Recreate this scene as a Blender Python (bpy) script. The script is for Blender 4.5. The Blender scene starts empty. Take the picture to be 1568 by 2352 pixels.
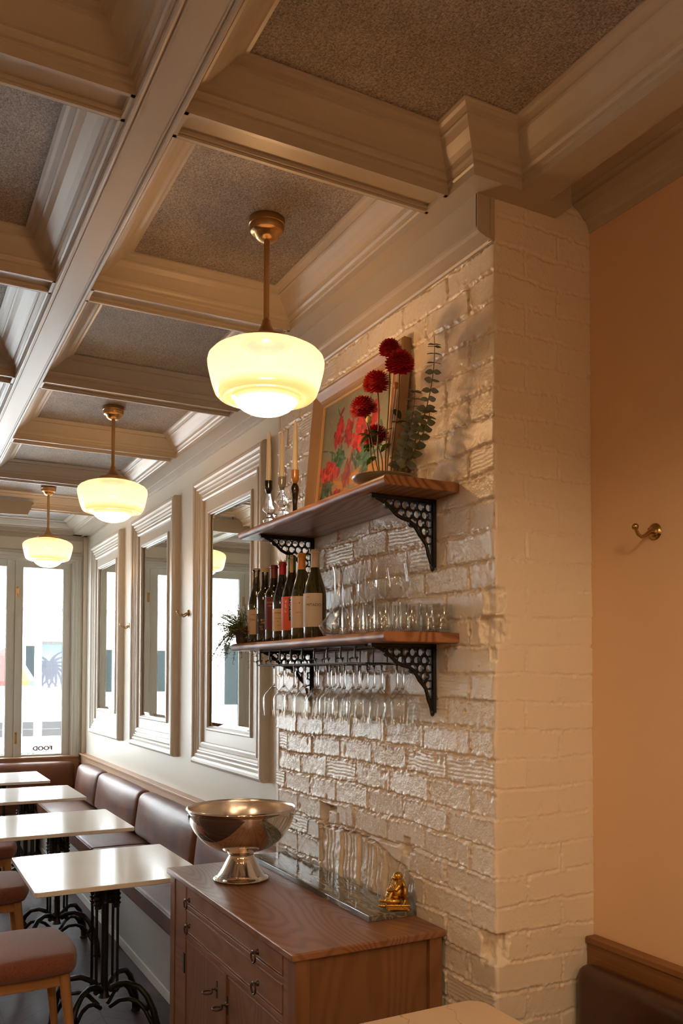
import bpy, math, random
import numpy as np
from mathutils import Vector, Matrix
PI = math.pi
random.seed(11)
rng = np.random.default_rng(5)
SC = bpy.context.scene
COL = SC.collection

# ------------------------------------------------------------------ camera, world, sun, exposure
cam_d = bpy.data.cameras.new('camera')
cam = bpy.data.objects.new('camera', cam_d); COL.objects.link(cam)
F_PX, YAW, PITCH, ROLL, CY = 1960.365, 0.487544, 0.0299437, 0.0022884, 1490.22
cam_d.sensor_fit = 'VERTICAL'; cam_d.sensor_height = 36.0; cam_d.sensor_width = 24.0
cam_d.lens = F_PX * 36.0 / 2352.0
cam_d.shift_y = (CY - 1176.0) / 2352.0
cam_d.clip_start = 0.05; cam_d.clip_end = 400
_f = Vector((math.sin(YAW)*math.cos(PITCH), math.cos(YAW)*math.cos(PITCH), math.sin(PITCH)))
_r = Vector((math.cos(YAW), -math.sin(YAW), 0)); _u = _r.cross(_f)
_r2 = _r*math.cos(ROLL) + _u*math.sin(ROLL); _u2 = -_r*math.sin(ROLL) + _u*math.cos(ROLL)
cam.matrix_world = Matrix(((_r2.x, _u2.x, -_f.x, 0), (_r2.y, _u2.y, -_f.y, 0), (_r2.z, _u2.z, -_f.z, 1.62), (0, 0, 0, 1)))
SC.camera = cam
SC.view_settings.view_transform = 'Standard'; SC.view_settings.look = 'None'
SC.view_settings.gamma = 1.0; SC.view_settings.use_curve_mapping = False
SC.view_settings.exposure = 1.0
SC.cycles.use_denoising = True
SC.cycles.max_bounces = 10; SC.cycles.diffuse_bounces = 5; SC.cycles.glossy_bounces = 5
SC.cycles.transmission_bounces = 10; SC.cycles.transparent_max_bounces = 24
SC.cycles.caustics_reflective = False; SC.cycles.caustics_refractive = False
SC.cycles.sample_clamp_indirect = 6.0

world = bpy.data.worlds.new('world'); SC.world = world; world.use_nodes = True
wn = world.node_tree.nodes; wn.clear()
wo = wn.new('ShaderNodeOutputWorld'); wb = wn.new('ShaderNodeBackground')
wb.inputs[0].default_value = (0.80, 0.90, 1.0, 1); wb.inputs[1].default_value = 10.0
world.node_tree.links.new(wb.outputs[0], wo.inputs[0])

def light(name, kind, loc, energy, color=(1, 1, 1), **kw):
    d = bpy.data.lights.new(name, kind); d.energy = energy; d.color = color
    for k, v in kw.items(): setattr(d, k, v)
    o = bpy.data.objects.new(name, d); o.location = loc; COL.objects.link(o); return o
sun = light('sun', 'SUN', (0, 0, 10), 8.5, (1.0, 0.95, 0.88), angle=math.radians(1.0))
sun.rotation_euler = Vector((0.35, 0.75, -0.62)).to_track_quat('-Z', 'Y').to_euler()
LAMP_GLOW = 1.0
BULB_W = 20.0
REAR_W = 12.5

# ------------------------------------------------------------------ dimensions
ZS, ZP, ZT = 2.975, 3.086, 3.30        # beam soffit, coffer panel, top of the slab
XB, XM, XC = 1.50, 1.727, 1.864        # brick breast, mirror wall, cream wall
YB0, YB1 = 1.910, 3.425                # brick breast from / to
YF = 8.68                              # street wall
XL, YN = -2.75, -2.6                   # far side and back of the room

# ------------------------------------------------------------------ materials
MATS = {}
def mat(name, color=(.8, .8, .8), rough=.5, metal=0.0, spec=.5, coat=0.0, coat_rough=.1, noise=None, bump=None, sheen=0.0):
    """noise=(scale, colour2, stretch3) mixes a second colour in; bump=(scale, strength, stretch3)."""
    if name in MATS: return MATS[name]
    m = bpy.data.materials.new(name); m.use_nodes = True; MATS[name] = m
    nt = m.node_tree; b = nt.nodes['Principled BSDF']
    b.inputs['Base Color'].default_value = (*color, 1); b.inputs['Roughness'].default_value = rough
    b.inputs['Metallic'].default_value = metal; b.inputs['Specular IOR Level'].default_value = spec
    b.inputs['Coat Weight'].default_value = coat; b.inputs['Coat Roughness'].default_value = coat_rough
    b.inputs['Sheen Weight'].default_value = sheen
    tc = nt.nodes.new('ShaderNodeTexCoord')
    def nz(scale, st, detail=6):
        mp = nt.nodes.new('ShaderNodeMapping'); mp.inputs['Scale'].default_value = st or (1, 1, 1)
        nt.links.new(tc.outputs['Object'], mp.inputs[0])
        n = nt.nodes.new('ShaderNodeTexNoise'); n.inputs['Scale'].default_value = scale; n.inputs['Detail'].default_value = detail
        nt.links.new(mp.outputs[0], n.inputs['Vector']); return n
    if noise:
        n = nz(noise[0], noise[2] if len(noise) > 2 else None)
        r = nt.nodes.new('ShaderNodeValToRGB'); r.color_ramp.elements[0].position = .35; r.color_ramp.elements[1].position = .65
        r.color_ramp.elements[0].color = (*noise[1], 1); r.color_ramp.elements[1].color = (*color, 1)
        nt.links.new(n.outputs[0], r.inputs[0]); nt.links.new(r.outputs[0], b.inputs['Base Color'])
    if bump:
        n = nz(bump[0], bump[2] if len(bump) > 2 else None, 8)
        bp = nt.nodes.new('ShaderNodeBump'); bp.inputs['Strength'].default_value = bump[1]; bp.inputs['Distance'].default_value = .004
        nt.links.new(n.outputs[0], bp.inputs['Height']); nt.links.new(bp.outputs[0], b.inputs['Normal'])
    return m

def wood(name, c1, c2, axis='Y', scale=9.0, rough=.4, coat=.15, swirl=3.5, fine=.45):
    """grain runs along axis; bands wander so that boards show cathedrals."""
    if name in MATS: return MATS[name]
    m = bpy.data.materials.new(name); m.use_nodes = True; MATS[name] = m
    nt = m.node_tree; L = nt.links; b = nt.nodes['Principled BSDF']
    b.inputs['Roughness'].default_value = rough; b.inputs['Coat Weight'].default_value = coat; b.inputs['Coat Roughness'].default_value = .25; b.inputs['Specular IOR Level'].default_value = .28
    tc = nt.nodes.new('ShaderNodeTexCoord')
    mp = nt.nodes.new('ShaderNodeMapping'); st = {'X': (.22, 1, 1), 'Y': (1, .22, 1), 'Z': (1, 1, .22)}[axis]
    mp.inputs['Scale'].default_value = st; L.new(tc.outputs['Object'], mp.inputs[0])
    n1 = nt.nodes.new('ShaderNodeTexNoise'); n1.inputs['Scale'].default_value = 2.2; n1.inputs['Detail'].default_value = 2
    L.new(mp.outputs[0], n1.inputs['Vector'])
    ml = nt.nodes.new('ShaderNodeMath'); ml.operation = 'MULTIPLY'; ml.inputs[1].default_value = swirl * scale
    L.new(n1.outputs[0], ml.inputs[0])
    fr = nt.nodes.new('ShaderNodeMath'); fr.operation = 'SINE'; L.new(ml.outputs[0], fr.inputs[0])
    mp2 = nt.nodes.new('ShaderNodeMapping'); s2 = {'X': (3, 160, 160), 'Y': (160, 3, 160), 'Z': (160, 160, 3)}[axis]
    mp2.inputs['Scale'].default_value = s2; L.new(tc.outputs['Object'], mp2.inputs[0])
    n2 = nt.nodes.new('ShaderNodeTexNoise'); n2.inputs['Scale'].default_value = 1.0; n2.inputs['Detail'].default_value = 3
    L.new(mp2.outputs[0], n2.inputs['Vector'])
    mr = nt.nodes.new('ShaderNodeMapRange'); mr.inputs[1].default_value = -1; mr.inputs[2].default_value = 1
    L.new(fr.outputs[0], mr.inputs[0])
    mx = nt.nodes.new('ShaderNodeMix'); mx.data_type = 'FLOAT'; mx.inputs[0].default_value = fine
    L.new(mr.outputs[0], mx.inputs[2]); L.new(n2.outputs[0], mx.inputs[3])
    r = nt.nodes.new('ShaderNodeValToRGB'); r.color_ramp.elements[0].position = .12; r.color_ramp.elements[1].position = .62
    r.color_ramp.elements[0].color = (*c2, 1); r.color_ramp.elements[1].color = (*c1, 1)
    L.new(mx.outputs[0], r.inputs[0]); L.new(r.outputs[0], b.inputs['Base Color'])
    bp = nt.nodes.new('ShaderNodeBump'); bp.inputs['Strength'].default_value = .25; bp.inputs['Distance'].default_value = .002
    L.new(mx.outputs[0], bp.inputs['Height']); L.new(bp.outputs[0], b.inputs['Normal'])
    return m

def thin_glass(name, tint=(1, 1, 1), refl=1.0, edge=.25):
    """thin walled glass: clear face-on, mirror-like and denser at grazing angles."""
    m = bpy.data.materials.new(name); m.use_nodes = True; nt = m.node_tree; nt.nodes.clear(); L = nt.links
    o = nt.nodes.new('ShaderNodeOutputMaterial'); t = nt.nodes.new('ShaderNodeBsdfTransparent'); g = nt.nodes.new('ShaderNodeBsdfGlossy')
    g.inputs['Roughness'].default_value = .02; t.inputs[0].default_value = (*tint, 1)
    lw = nt.nodes.new('ShaderNodeLayerWeight'); lw.inputs[0].default_value = .5
    pw = nt.nodes.new('ShaderNodeMath'); pw.operation = 'POWER'; pw.inputs[1].default_value = 3.0; L.new(lw.outputs['Facing'], pw.inputs[0])
    ml = nt.nodes.new('ShaderNodeMath'); ml.operation = 'MULTIPLY_ADD'; ml.inputs[1].default_value = refl; ml.inputs[2].default_value = edge; ml.use_clamp = True
    mx = nt.nodes.new('ShaderNodeMixShader'); L.new(pw.outputs[0], ml.inputs[0]); L.new(ml.outputs[0], mx.inputs[0])
    L.new(t.outputs[0], mx.inputs[1]); L.new(g.outputs[0], mx.inputs[2]); L.new(mx.outputs[0], o.inputs[0])
    MATS[name] = m; return m

def solid_glass(name, color=(1, 1, 1), ior=1.47, rough=0.0):
    m = bpy.data.materials.new(name); m.use_nodes = True; b = m.node_tree.nodes['Principled BSDF']
    b.inputs['Base Color'].default_value = (*color, 1); b.inputs['Roughness'].default_value = rough
    b.inputs['Transmission Weight'].default_value = 1.0; b.inputs['IOR'].default_value = ior
    MATS[name] = m; return m

M_CEILPAINT = mat('greige_paint', (.47, .41, .33), .34, bump=(60, .06))
M_WALLPAINT = mat('wall_paint', (.66, .62, .53), .42, bump=(45, .10))
M_WINPAINT = mat('window_paint', (.50, .49, .44), .4, bump=(50, .05))
M_MIRRORFRAME = mat('frame_paint', (.55, .50, .42), .35, bump=(80, .05))
M_BRICK = mat('painted_brick', (.76, .67, .545), .27, spec=.5, bump=(150, .34))
M_CREAM = mat('cream_wall', (.72, .49, .295), .6, bump=(120, .08), noise=(2.0, (.69, .465, .28)))
M_CREVICE = mat('brick_crevice', (.30, .22, .16), .8)
M_BRASS = mat('aged_brass', (.50, .30, .13), .30, 1.0)
M_HOOK = mat('hook_brass', (.42, .28, .12), .28, 1.0)
M_GOLD = mat('gold_leaf_resin', (.62, .36, .07), .27, 1.0, bump=(220, .25))
M_STEEL = mat('polished_steel', (.78, .74, .69), .06, 1.0)
M_STEEL_IN = mat('brushed_steel', (.70, .64, .57), .25, 1.0)
M_IRON = mat('black_iron', (.018, .017, .018), .38, 0.3, bump=(90, .2))
M_LEATHER = mat('brown_leather', (.195, .075, .036), .44, spec=.32, coat=.04, coat_rough=.25, noise=(4.0, (.11, .046, .028)), bump=(70, .14))
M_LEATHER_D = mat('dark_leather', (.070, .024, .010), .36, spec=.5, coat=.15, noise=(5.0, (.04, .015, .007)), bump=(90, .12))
M_FELT = mat('terracotta_felt', (.29, .105, .07), .9, spec=.2, noise=(260, (.19, .062, .042)), bump=(420, .7), sheen=.4)
M_QUARTZ = mat('white_quartz', (.80, .78, .74), .15, spec=.5, noise=(3, (.76, .74, .70)))
M_QEDGE = mat('quartz_edge', (.66, .50, .36), .3)
M_BENCHBASE = mat('bench_base_paint', (.42, .43, .41), .45, bump=(20, .05))
M_BASEB = mat('baseboard_paint', (.58, .58, .55), .4)
M_WAX = mat('candle_wax', (.82, .76, .58), .5); 
M_WAX.node_tree.nodes['Principled BSDF'].inputs['Subsurface Weight'].default_value = .15
M_OAK_TOP = wood('oak_top', (.275, .130, .068), (.19, .083, .042), 'Y', 26, .36, .08, 15, .38)
M_OAK_V = wood('oak_upright', (.235, .112, .050), (.185, .083, .037), 'Z', 22, .45, .0, 8, .5)
M_OAK_H = wood('oak_rail', (.26, .125, .058), (.195, .088, .040), 'Y', 22, .45, .0, 8, .5)
M_SHELF = wood('shelf_oak', (.36, .165, .075), (.18, .07, .03), 'Y', 26, .38, .12, 7, .35)
M_RAIL = wood('bench_rail_oak', (.46, .27, .15), (.34, .19, .10), 'Y', 6, .45, .1, 3, .6)
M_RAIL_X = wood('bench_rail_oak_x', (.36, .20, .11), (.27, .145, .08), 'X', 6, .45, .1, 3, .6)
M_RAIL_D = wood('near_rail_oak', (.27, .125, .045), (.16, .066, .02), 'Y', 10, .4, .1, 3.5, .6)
M_CHAIR = wood('chair_oak', (.50, .26, .11), (.40, .20, .08), 'Z', 6, .45, .05, 2.5, .5)
M_PICFRAME = wood('picture_frame_wood', (.40, .26, .15), (.31, .19, .10), 'Z', 5, .35, .2, 2.5, .5)
G_WINE = thin_glass('wine_glass_clear', (.97, .97, .96), 1.0, .06)
G_PANE = thin_glass('window_pane', (.97, .98, .98), .8, .04)
G_SOLID = solid_glass('solid_clear_glass')
G_DARK = mat('black_wine_glass', (.006, .006, .005), .04, spec=.9, coat=.5, coat_rough=.02)
G_OLIVE = mat('olive_wine_glass', (.022, .022, .004), .04, spec=.9, coat=.5, coat_rough=.02)
G_GREEN = mat('green_bottle_glass', (.01, .16, .02), .05, spec=.9, coat=.4)
M_MIRROR = mat('mirror_silver', (.86, .90, .87), .012, 1.0)

def translucent_leaf(m, share=.45):
    nt = m.node_tree; b = nt.nodes['Principled BSDF']; t = nt.nodes.new('ShaderNodeBsdfTranslucent'); mx = nt.nodes.new('ShaderNodeMixShader')
    src = b.inputs['Base Color'].links[0].from_socket; nt.links.new(src, t.inputs[0]); mx.inputs[0].default_value = share
    nt.links.new(b.outputs[0], mx.inputs[1]); nt.links.new(t.outputs[0], mx.inputs[2]); nt.links.new(mx.outputs[0], nt.nodes['Material Output'].inputs[0])
    return m
# ------------------------------------------------------------------ mesh builder
class MB:
    def __init__(s): s.v = []; s.f = []
    def add(s, v, f):
        k = len(s.v); s.v.extend([tuple(p) for p in v]); s.f.extend([tuple(i + k for i in q) for q in f]); return s
    def box(s, x0, x1, y0, y1, z0, z1):
        v = [(x, y, z) for z in (z0, z1) for y in (y0, y1) for x in (x0, x1)]
        return s.add(v, [(0, 2, 3, 1), (4, 5, 7, 6), (0, 1, 5, 4), (2, 6, 7, 3), (0, 4, 6, 2), (1, 3, 7, 5)])
    def lathe(s, prof, seg=32, c=(0, 0, 0), a0=0.0, a1=2*PI, M=None):
        full = abs(a1 - a0 - 2*PI) < 1e-6; n = seg if full else seg + 1
        v = []
        for r, z in prof:
            for i in range(n):
                a = a0 + (a1 - a0) * i / seg
                p = Vector((r*math.cos(a), r*math.sin(a), z))
                if M is not None: p = M @ p
                v.append((c[0] + p.x, c[1] + p.y, c[2] + p.z))
        f = []
        for j in range(len(prof) - 1):
            for i in range(seg):
                i2 = (i + 1) % n if full else i + 1
                f.append((j*n + i, j*n + i2, (j+1)*n + i2, (j+1)*n + i))
        return s.add(v, f)
    def tube(s, pts, r, seg=8, cap=True, closed=False):
        P = [Vector(p) for p in pts]; n = len(P); R = r if isinstance(r, (list, tuple)) else [r]*n
        v = []; up = None
        for i, p in enumerate(P):
            if closed: t = (P[(i+1) % n] - P[i-1])
            else: t = P[min(i+1, n-1)] - P[max(i-1, 0)]
            t.normalize()
            if up is None:
                up = Vector((0, 0, 1)) if abs(t.z) < .9 else Vector((1, 0, 0))
            a = t.cross(up)
            if a.length < 1e-5: a = t.orthogonal()
            a.normalize(); b = a.cross(t); b.normalize(); up = b
            for k in range(seg):
                w = 2*PI*k/seg; v.append(p + (a*math.cos(w) + b*math.sin(w))*R[i])
        f = []
        for i in range(n if closed else n-1):
            j = (i+1) % n
            for k in range(seg):
                k2 = (k+1) % seg; f.append((i*seg+k, i*seg+k2, j*seg+k2, j*seg+k))
        if cap and not closed:
            f.append(tuple(range(seg-1, -1, -1))); f.append(tuple((n-1)*seg + k for k in range(seg)))
        return s.add(v, f)
    def prism(s, poly, axis, a0, a1):
        """poly: 2D outline in the two axes other than axis (order XY, XZ or YZ)."""
        def P(p, a): return {'X': (a, p[0], p[1]), 'Y': (p[0], a, p[1]), 'Z': (p[0], p[1], a)}[axis]
        n = len(poly); v = [P(p, a0) for p in poly] + [P(p, a1) for p in poly]
        f = [tuple(range(n-1, -1, -1)), tuple(range(n, 2*n))] + [(i, (i+1) % n, n+(i+1) % n, n+i) for i in range(n)]
        return s.add(v, f)
    def sphere(s, c, r, seg=16, rings=10, sc=(1, 1, 1), M=None):
        v = []; f = []
        for j in range(rings+1):
            t = PI*j/rings
            for i in range(seg):
                a = 2*PI*i/seg
                p = Vector((r*sc[0]*math.sin(t)*math.cos(a), r*sc[1]*math.sin(t)*math.sin(a), r*sc[2]*math.cos(t)))
                if M is not None: p = M @ p
                v.append((c[0]+p.x, c[1]+p.y, c[2]+p.z))
        for j in range(rings):
            for i in range(seg):
                i2 = (i+1) % seg; f.append((j*seg+i, (j+1)*seg+i, (j+1)*seg+i2, j*seg+i2))
        return s.add(v, f)
    def rbox(s, c, h, r, n=7, puff=(0, 0, 0)):
        """rounded box with half sizes h, edge radius r; puff bulges each face pair."""
        cx, cy, cz = c; k = len(s.v)
        def par(H):
            e = [H - r + r*math.sin(PI/2*i/4) for i in range(5)]
            inner = [(-(H-r)) + 2*(H-r)*i/n for i in range(n+1)]
            return [-x for x in reversed(e[1:])] + inner + e[1:]
        for ax in range(3):
            u, w = [(1, 2), (2, 0), (0, 1)][ax]
            U, W = par(h[u]), par(h[w])
            for sg in (-1, 1):
                base = len(s.v)
                for a in U:
                    for b in W:
                        q = [0, 0, 0]; q[ax] = sg*h[ax]; q[u] = a; q[w] = b
                        cc = [max(-(h[i]-r), min(h[i]-r, q[i])) for i in range(3)]
                        d = Vector([q[i]-cc[i] for i in range(3)])
                        d = d.normalized()*r if d.length > 1e-9 else d
                        p = [cc[i]+d[i] for i in range(3)]
                        for i in range(3):
                            j, l = (i+1) % 3, (i+2) % 3
                            p[i] += puff[i]*(p[i]/h[i])*(1-(p[j]/h[j])**2)*(1-(p[l]/h[l])**2)
                        s.v.append((cx+p[0], cy+p[1], cz+p[2]))
                nb = len(W)
                for i in range(len(U)-1):
                    for j in range(nb-1):
                        a = base+i*nb+j; qd = (a, a+nb, a+nb+1, a+1)
                        s.f.append(qd if sg > 0 else qd[::-1])
        return s
    def build(s, name, m, parent=None, smooth=None, bevel=0.0, loc=None):
        me = bpy.data.meshes.new(name); me.from_pydata(s.v, [], s.f); me.validate()
        if isinstance(m, (list, tuple)):
            for q in m: me.materials.append(q)
        else: me.materials.append(m)
        if smooth is not None:
            me.polygons.foreach_set('use_smooth', [True]*len(me.polygons))
            me.set_sharp_from_angle(angle=math.radians(smooth))
        o = bpy.data.objects.new(name, me); COL.objects.link(o)
        if parent is not None: o.parent = parent
        if loc: o.location = loc
        if bevel:
            bm = o.modifiers.new('bevel', 'BEVEL'); bm.width = bevel; bm.segments = 2; bm.limit_method = 'ANGLE'
        return o

def weld(o, d=1e-5):
    w = o.modifiers.new('weld', 'WELD'); w.merge_threshold = d
    return o

def tag(o, label, cat, group=None, kind=None):
    o['label'] = label; o['category'] = cat
    if group: o['group'] = group
    if kind: o['kind'] = kind
    return o
def struct(o, label=None):
    o['kind'] = 'structure'
    if label: o['label'] = label
    return o
def thing(name, label, cat, loc=(0, 0, 0), rotz=0.0, group=None):
    o = bpy.data.objects.new(name, None); COL.objects.link(o); o.location = loc; o.rotation_euler = (0, 0, rotz)
    o.empty_display_size = .05
    return tag(o, label, cat, group)
def dup(root, loc, rotz=0.0, label=None):
    def cp(o, par):
        c = o.copy(); COL.objects.link(c); c.parent = par
        for ch in list(o.children): cp(ch, c)
        return c
    r = cp(root, None); r.location = loc; r.rotation_euler = (0, 0, rotz)
    if label: r['label'] = label
    return r
_tc = {}
def text_geo(s, size, bold=0.0):
    """outline of a word as flat triangles, centred on x, baseline at 0."""
    cu = bpy.data.curves.new('t', 'FONT'); cu.body = s; cu.size = size; cu.offset = bold; cu.resolution_u = 3
    o = bpy.data.objects.new('t', cu); COL.objects.link(o)
    dg = bpy.context.evaluated_depsgraph_get(); me = o.evaluated_get(dg).to_mesh()
    v = [tuple(p.co) for p in me.vertices]; f = [tuple(p.vertices) for p in me.polygons]
    o.evaluated_get(dg).to_mesh_clear(); bpy.data.objects.remove(o); bpy.data.curves.remove(cu)
    if v:
        cx = (min(p[0] for p in v) + max(p[0] for p in v))/2; v = [(p[0]-cx, p[1]) for p in v]
    return v, f

# ================================================================== THE ROOM
# --- floor: dark herringbone-like boards
def floor_mat():
    m = bpy.data.materials.new('dark_chevron_oak'); m.use_nodes = True; nt = m.node_tree; L = nt.links; N = nt.nodes
    b = N['Principled BSDF']; b.inputs['Roughness'].default_value = .48; b.inputs['Specular IOR Level'].default_value = .16
    tc = N.new('ShaderNodeTexCoord'); sp = N.new('ShaderNodeSeparateXYZ'); L.new(tc.outputs['Object'], sp.inputs[0])
    def mt(op, a, bb=None):
        q = N.new('ShaderNodeMath'); q.operation = op
        for i, x in enumerate((a, bb)):
            if x is None: continue
            if isinstance(x, (int, float)): q.inputs[i].default_value = x
            else: L.new(x, q.inputs[i])
        return q.outputs[0]
    pp = mt('PINGPONG', mt('ADD', sp.outputs[0], 10.0), .42)
    v = mt('DIVIDE', mt('ADD', sp.outputs[1], pp), .115)
    row = mt('FLOOR', v); frac = mt('FRACT', v)
    seg = mt('FLOOR', mt('DIVIDE', mt('ADD', sp.outputs[0], 10.0), .42))
    idx = mt('ADD', row, mt('MULTIPLY', seg, 17.3))
    wn_ = N.new('ShaderNodeTexWhiteNoise'); wn_.noise_dimensions = '1D'; L.new(idx, wn_.inputs['W'])
    edge = mt('LESS_THAN', mt('ABSOLUTE', mt('SUBTRACT', frac, .5)), .475)
    segf = mt('FRACT', mt('DIVIDE', mt('ADD', sp.outputs[0], 10.0), .42))
    edge = mt('MULTIPLY', edge, mt('LESS_THAN', mt('ABSOLUTE', mt('SUBTRACT', segf, .5)), .494))
    r = N.new('ShaderNodeValToRGB'); r.color_ramp.elements[0].color = (.036, .017, .012, 1); r.color_ramp.elements[1].color = (.075, .036, .026, 1)
    n = N.new('ShaderNodeTexNoise'); n.inputs['Scale'].default_value = 14; n.inputs['Detail'].default_value = 6
    mp = N.new('ShaderNodeMapping'); mp.inputs['Scale'].default_value = (1, 5, 1); L.new(tc.outputs['Object'], mp.inputs[0]); L.new(mp.outputs[0], n.inputs['Vector'])
    L.new(mt('ADD', mt('MULTIPLY', wn_.outputs['Value'], .6), mt('MULTIPLY', n.outputs[0], .4)), r.inputs[0])
    mx = N.new('ShaderNodeMix'); mx.data_type = 'RGBA'; L.new(edge, mx.inputs[0]); mx.inputs[6].default_value = (.012, .007, .006, 1); L.new(r.outputs[0], mx.inputs[7])
    L.new(mx.outputs[2], b.inputs['Base Color'])
    bp = N.new('ShaderNodeBump'); bp.inputs['Strength'].default_value = .25; bp.inputs['Distance'].default_value = .002
    L.new(mt('ADD', edge, mt('MULTIPLY', n.outputs[0], .5)), bp.inputs['Height']); L.new(bp.outputs[0], b.inputs['Normal'])
    return m
struct(MB().box(XL-.2, 2.1, YN-.2, YF+.15, -.1, 0).build('floor', floor_mat()))

# --- walls
struct(MB().box(XM, XM+.3, YB1-.1, YF+.15, 0, ZT).build('wall_right', M_WALLPAINT))
struct(MB().box(XC, XC+.2, YN-.2, YB0+.2, 0, ZT).build('wall_right_cream', M_CREAM))
struct(MB().box(XL-.2, XL, YN-.2, YF+.15, 0, ZT).build('wall_left', M_CREAM))
struct(MB().box(XL-.2, XC+.2, YN-.2, YN, 0, ZT).build('wall_back', M_CREAM))
# street wall: a strip over the windows, a low wall under them, the right jamb
SILL, HEAD = .78, 2.72
WX1 = 1.584; WX0 = WX1 - .523*8
w = MB().box(XL-.2, XM+.3, YF, YF+.15, HEAD+.02, ZT).box(XL-.2, XM+.3, YF, YF+.15, 0, SILL)
w.box(WX1+.01, XM+.3, YF, YF+.15, SILL, HEAD+.02).box(XL-.2, WX0-.01, YF, YF+.15, SILL, HEAD+.02)
struct(w.build('wall_front', M_WALLPAINT))

# --- brick breast as a true relief: built from a height field in (u, z), u running along the wall and round the corner
def vnoise(h, w, cell_h, cell_w, seed):
    r = np.random.default_rng(seed)
    gh, gw = int(h/cell_h)+3, int(w/cell_w)+3
    g = r.random((gh, gw))
    yy = np.arange(h)/cell_h; xx = np.arange(w)/cell_w
    y0 = yy.astype(int); x0 = xx.astype(int); fy = yy-y0; fx = xx-x0
    fy = (fy*fy*(3-2*fy))[:, None]; fx = (fx*fx*(3-2*fx))[None, :]
    a = g[y0][:, x0]; b = g[y0][:, x0+1]; c = g[y0+1][:, x0]; d = g[y0+1][:, x0+1]
    return (a*(1-fx)+b*fx)*(1-fy)+(c*(1-fx)+d*fx)*fy - .5
def fbm(h, w, cell, seed, oct=4):
    o = np.zeros((h, w)); amp = 1.0
    for i in range(oct):
        o += amp*vnoise(h, w, max(cell, 1.01), max(cell, 1.01), seed+i); cell /= 2; amp *= .5
    return o
STEP = .0036
NW = int(round((YB1-YB0)/STEP)); NC = int(round((XC-XB)/STEP)); NU = NW+NC+1
Z0B, Z1B = .20, 3.05
NZ = int(round((Z1B-Z0B)/STEP))+1
zz = Z0B + np.arange(NZ)*STEP
uu = (np.arange(NU)-NW)*STEP           # negative: wall face (distance from the corner), positive: end face
U, Z = np.meshgrid(uu, zz)
CO = .0815; ZJ0 = 1.705 - CO*20
wob = fbm(NZ, NU, 60, 21, 3)*.012 + fbm(NZ, NU, 9, 25, 2)*.004
Zw = Z + wob + np.where(U < 0, .004*np.sin(U*3.1), 0)
crow = np.floor((Zw-ZJ0)/CO).astype(int)
fz = (Zw-ZJ0) - crow*CO
dz = np.minimum(fz, CO-fz)
par = crow % 2
uw = U + fbm(NZ, NU, 40, 31, 3)*.012
SL = .236
r1 = np.random.default_rng(77)
rowoff = r1.normal(0, .012, 200)[np.clip(crow, 0, 199)]
off_w = np.where(par == 0, .118, .236) + rowoff*(U < -.3)
k1 = np.floor((uw+off_w)/SL); f1 = (uw+off_w)-k1*SL; du_w = np.minimum(f1, SL-f1)
du_w = np.where((uw > -off_w+.001) & (uw > -.06), np.minimum(.5, np.abs(uw+off_w)), du_w)
jc = np.where(par == 0, .236, .112)
du_c = np.abs(uw-jc)
du = np.where(U < 0, du_w, du_c)
kid = np.where(U < 0, k1.astype(int), np.where(uw < jc, 60, 61))
hid = (crow*131+kid*17+4000) % 4096
tab = np.random.default_rng(3).random((4096, 6))
hb = tab[hid]
d = np.minimum(dz, du*1.15)
jw = .0046 + .0025*fbm(NZ, NU, 14, 41, 3) + .002*(hb[..., 1]-.5)
t = np.clip((d-jw*.35)/(jw*1.0), 0, 1); t = t*t*(3-2*t)
depthj = np.where(U < 0, .0075, .0032)
H = -depthj*(1-t)
H += np.where(U < 0, 1, .45)*((hb[..., 0]-.5)*.0042 + (hb[..., 2]-.5)*.008*(fz/CO-.5) + (hb[..., 3]-.5)*.006*np.clip(du, 0, .12)/.12*.5)*t
H += (fbm(NZ, NU, 30, 51, 3)*.0018 + fbm(NZ, NU, 5, 61, 3)*.0012*np.where(U < 0, 1, .5))
crumb = np.exp(-(d/.0095)**2)                      # crumbly mortar in the joints
H += crumb*np.where(U < 0, 1, .55)*(fbm(NZ, NU, 2.6, 71, 2)*.0105 + .0022)
# combed grooves on some bricks
gro = (hb[..., 4] > .90) & (U < 0)
H += np.where(gro, np.sin(fz*520)*.0008, 0)*t
# pits, cracks and chips
rr = np.random.default_rng(9)
for _ in range(230):
    cu, cz = rr.uniform(uu[0], uu[-1]), rr.uniform(.3, 2.9)
    if cu > 0 and rr.random() < .45: continue
    s = rr.uniform(.003, .009)*(1 if cu < 0 else .6); a = rr.uniform(.003, .008)*(1 if cu < 0 else .6)
    i0, i1 = int((cz-.03-Z0B)/STEP), int((cz+.03-Z0B)/STEP); j0, j1 = max(0, int((cu-.03)/STEP)+NW), int((cu+.03)/STEP)+NW
    uu_, zz_ = U[i0:i1, j0:j1], Z[i0:i1, j0:j1]
    H[i0:i1, j0:j1] -= a*np.exp(-(((uu_-cu)/s)**2 + ((zz_-cz)/(s*rr.uniform(.6, 2.2)))**2))
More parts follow.
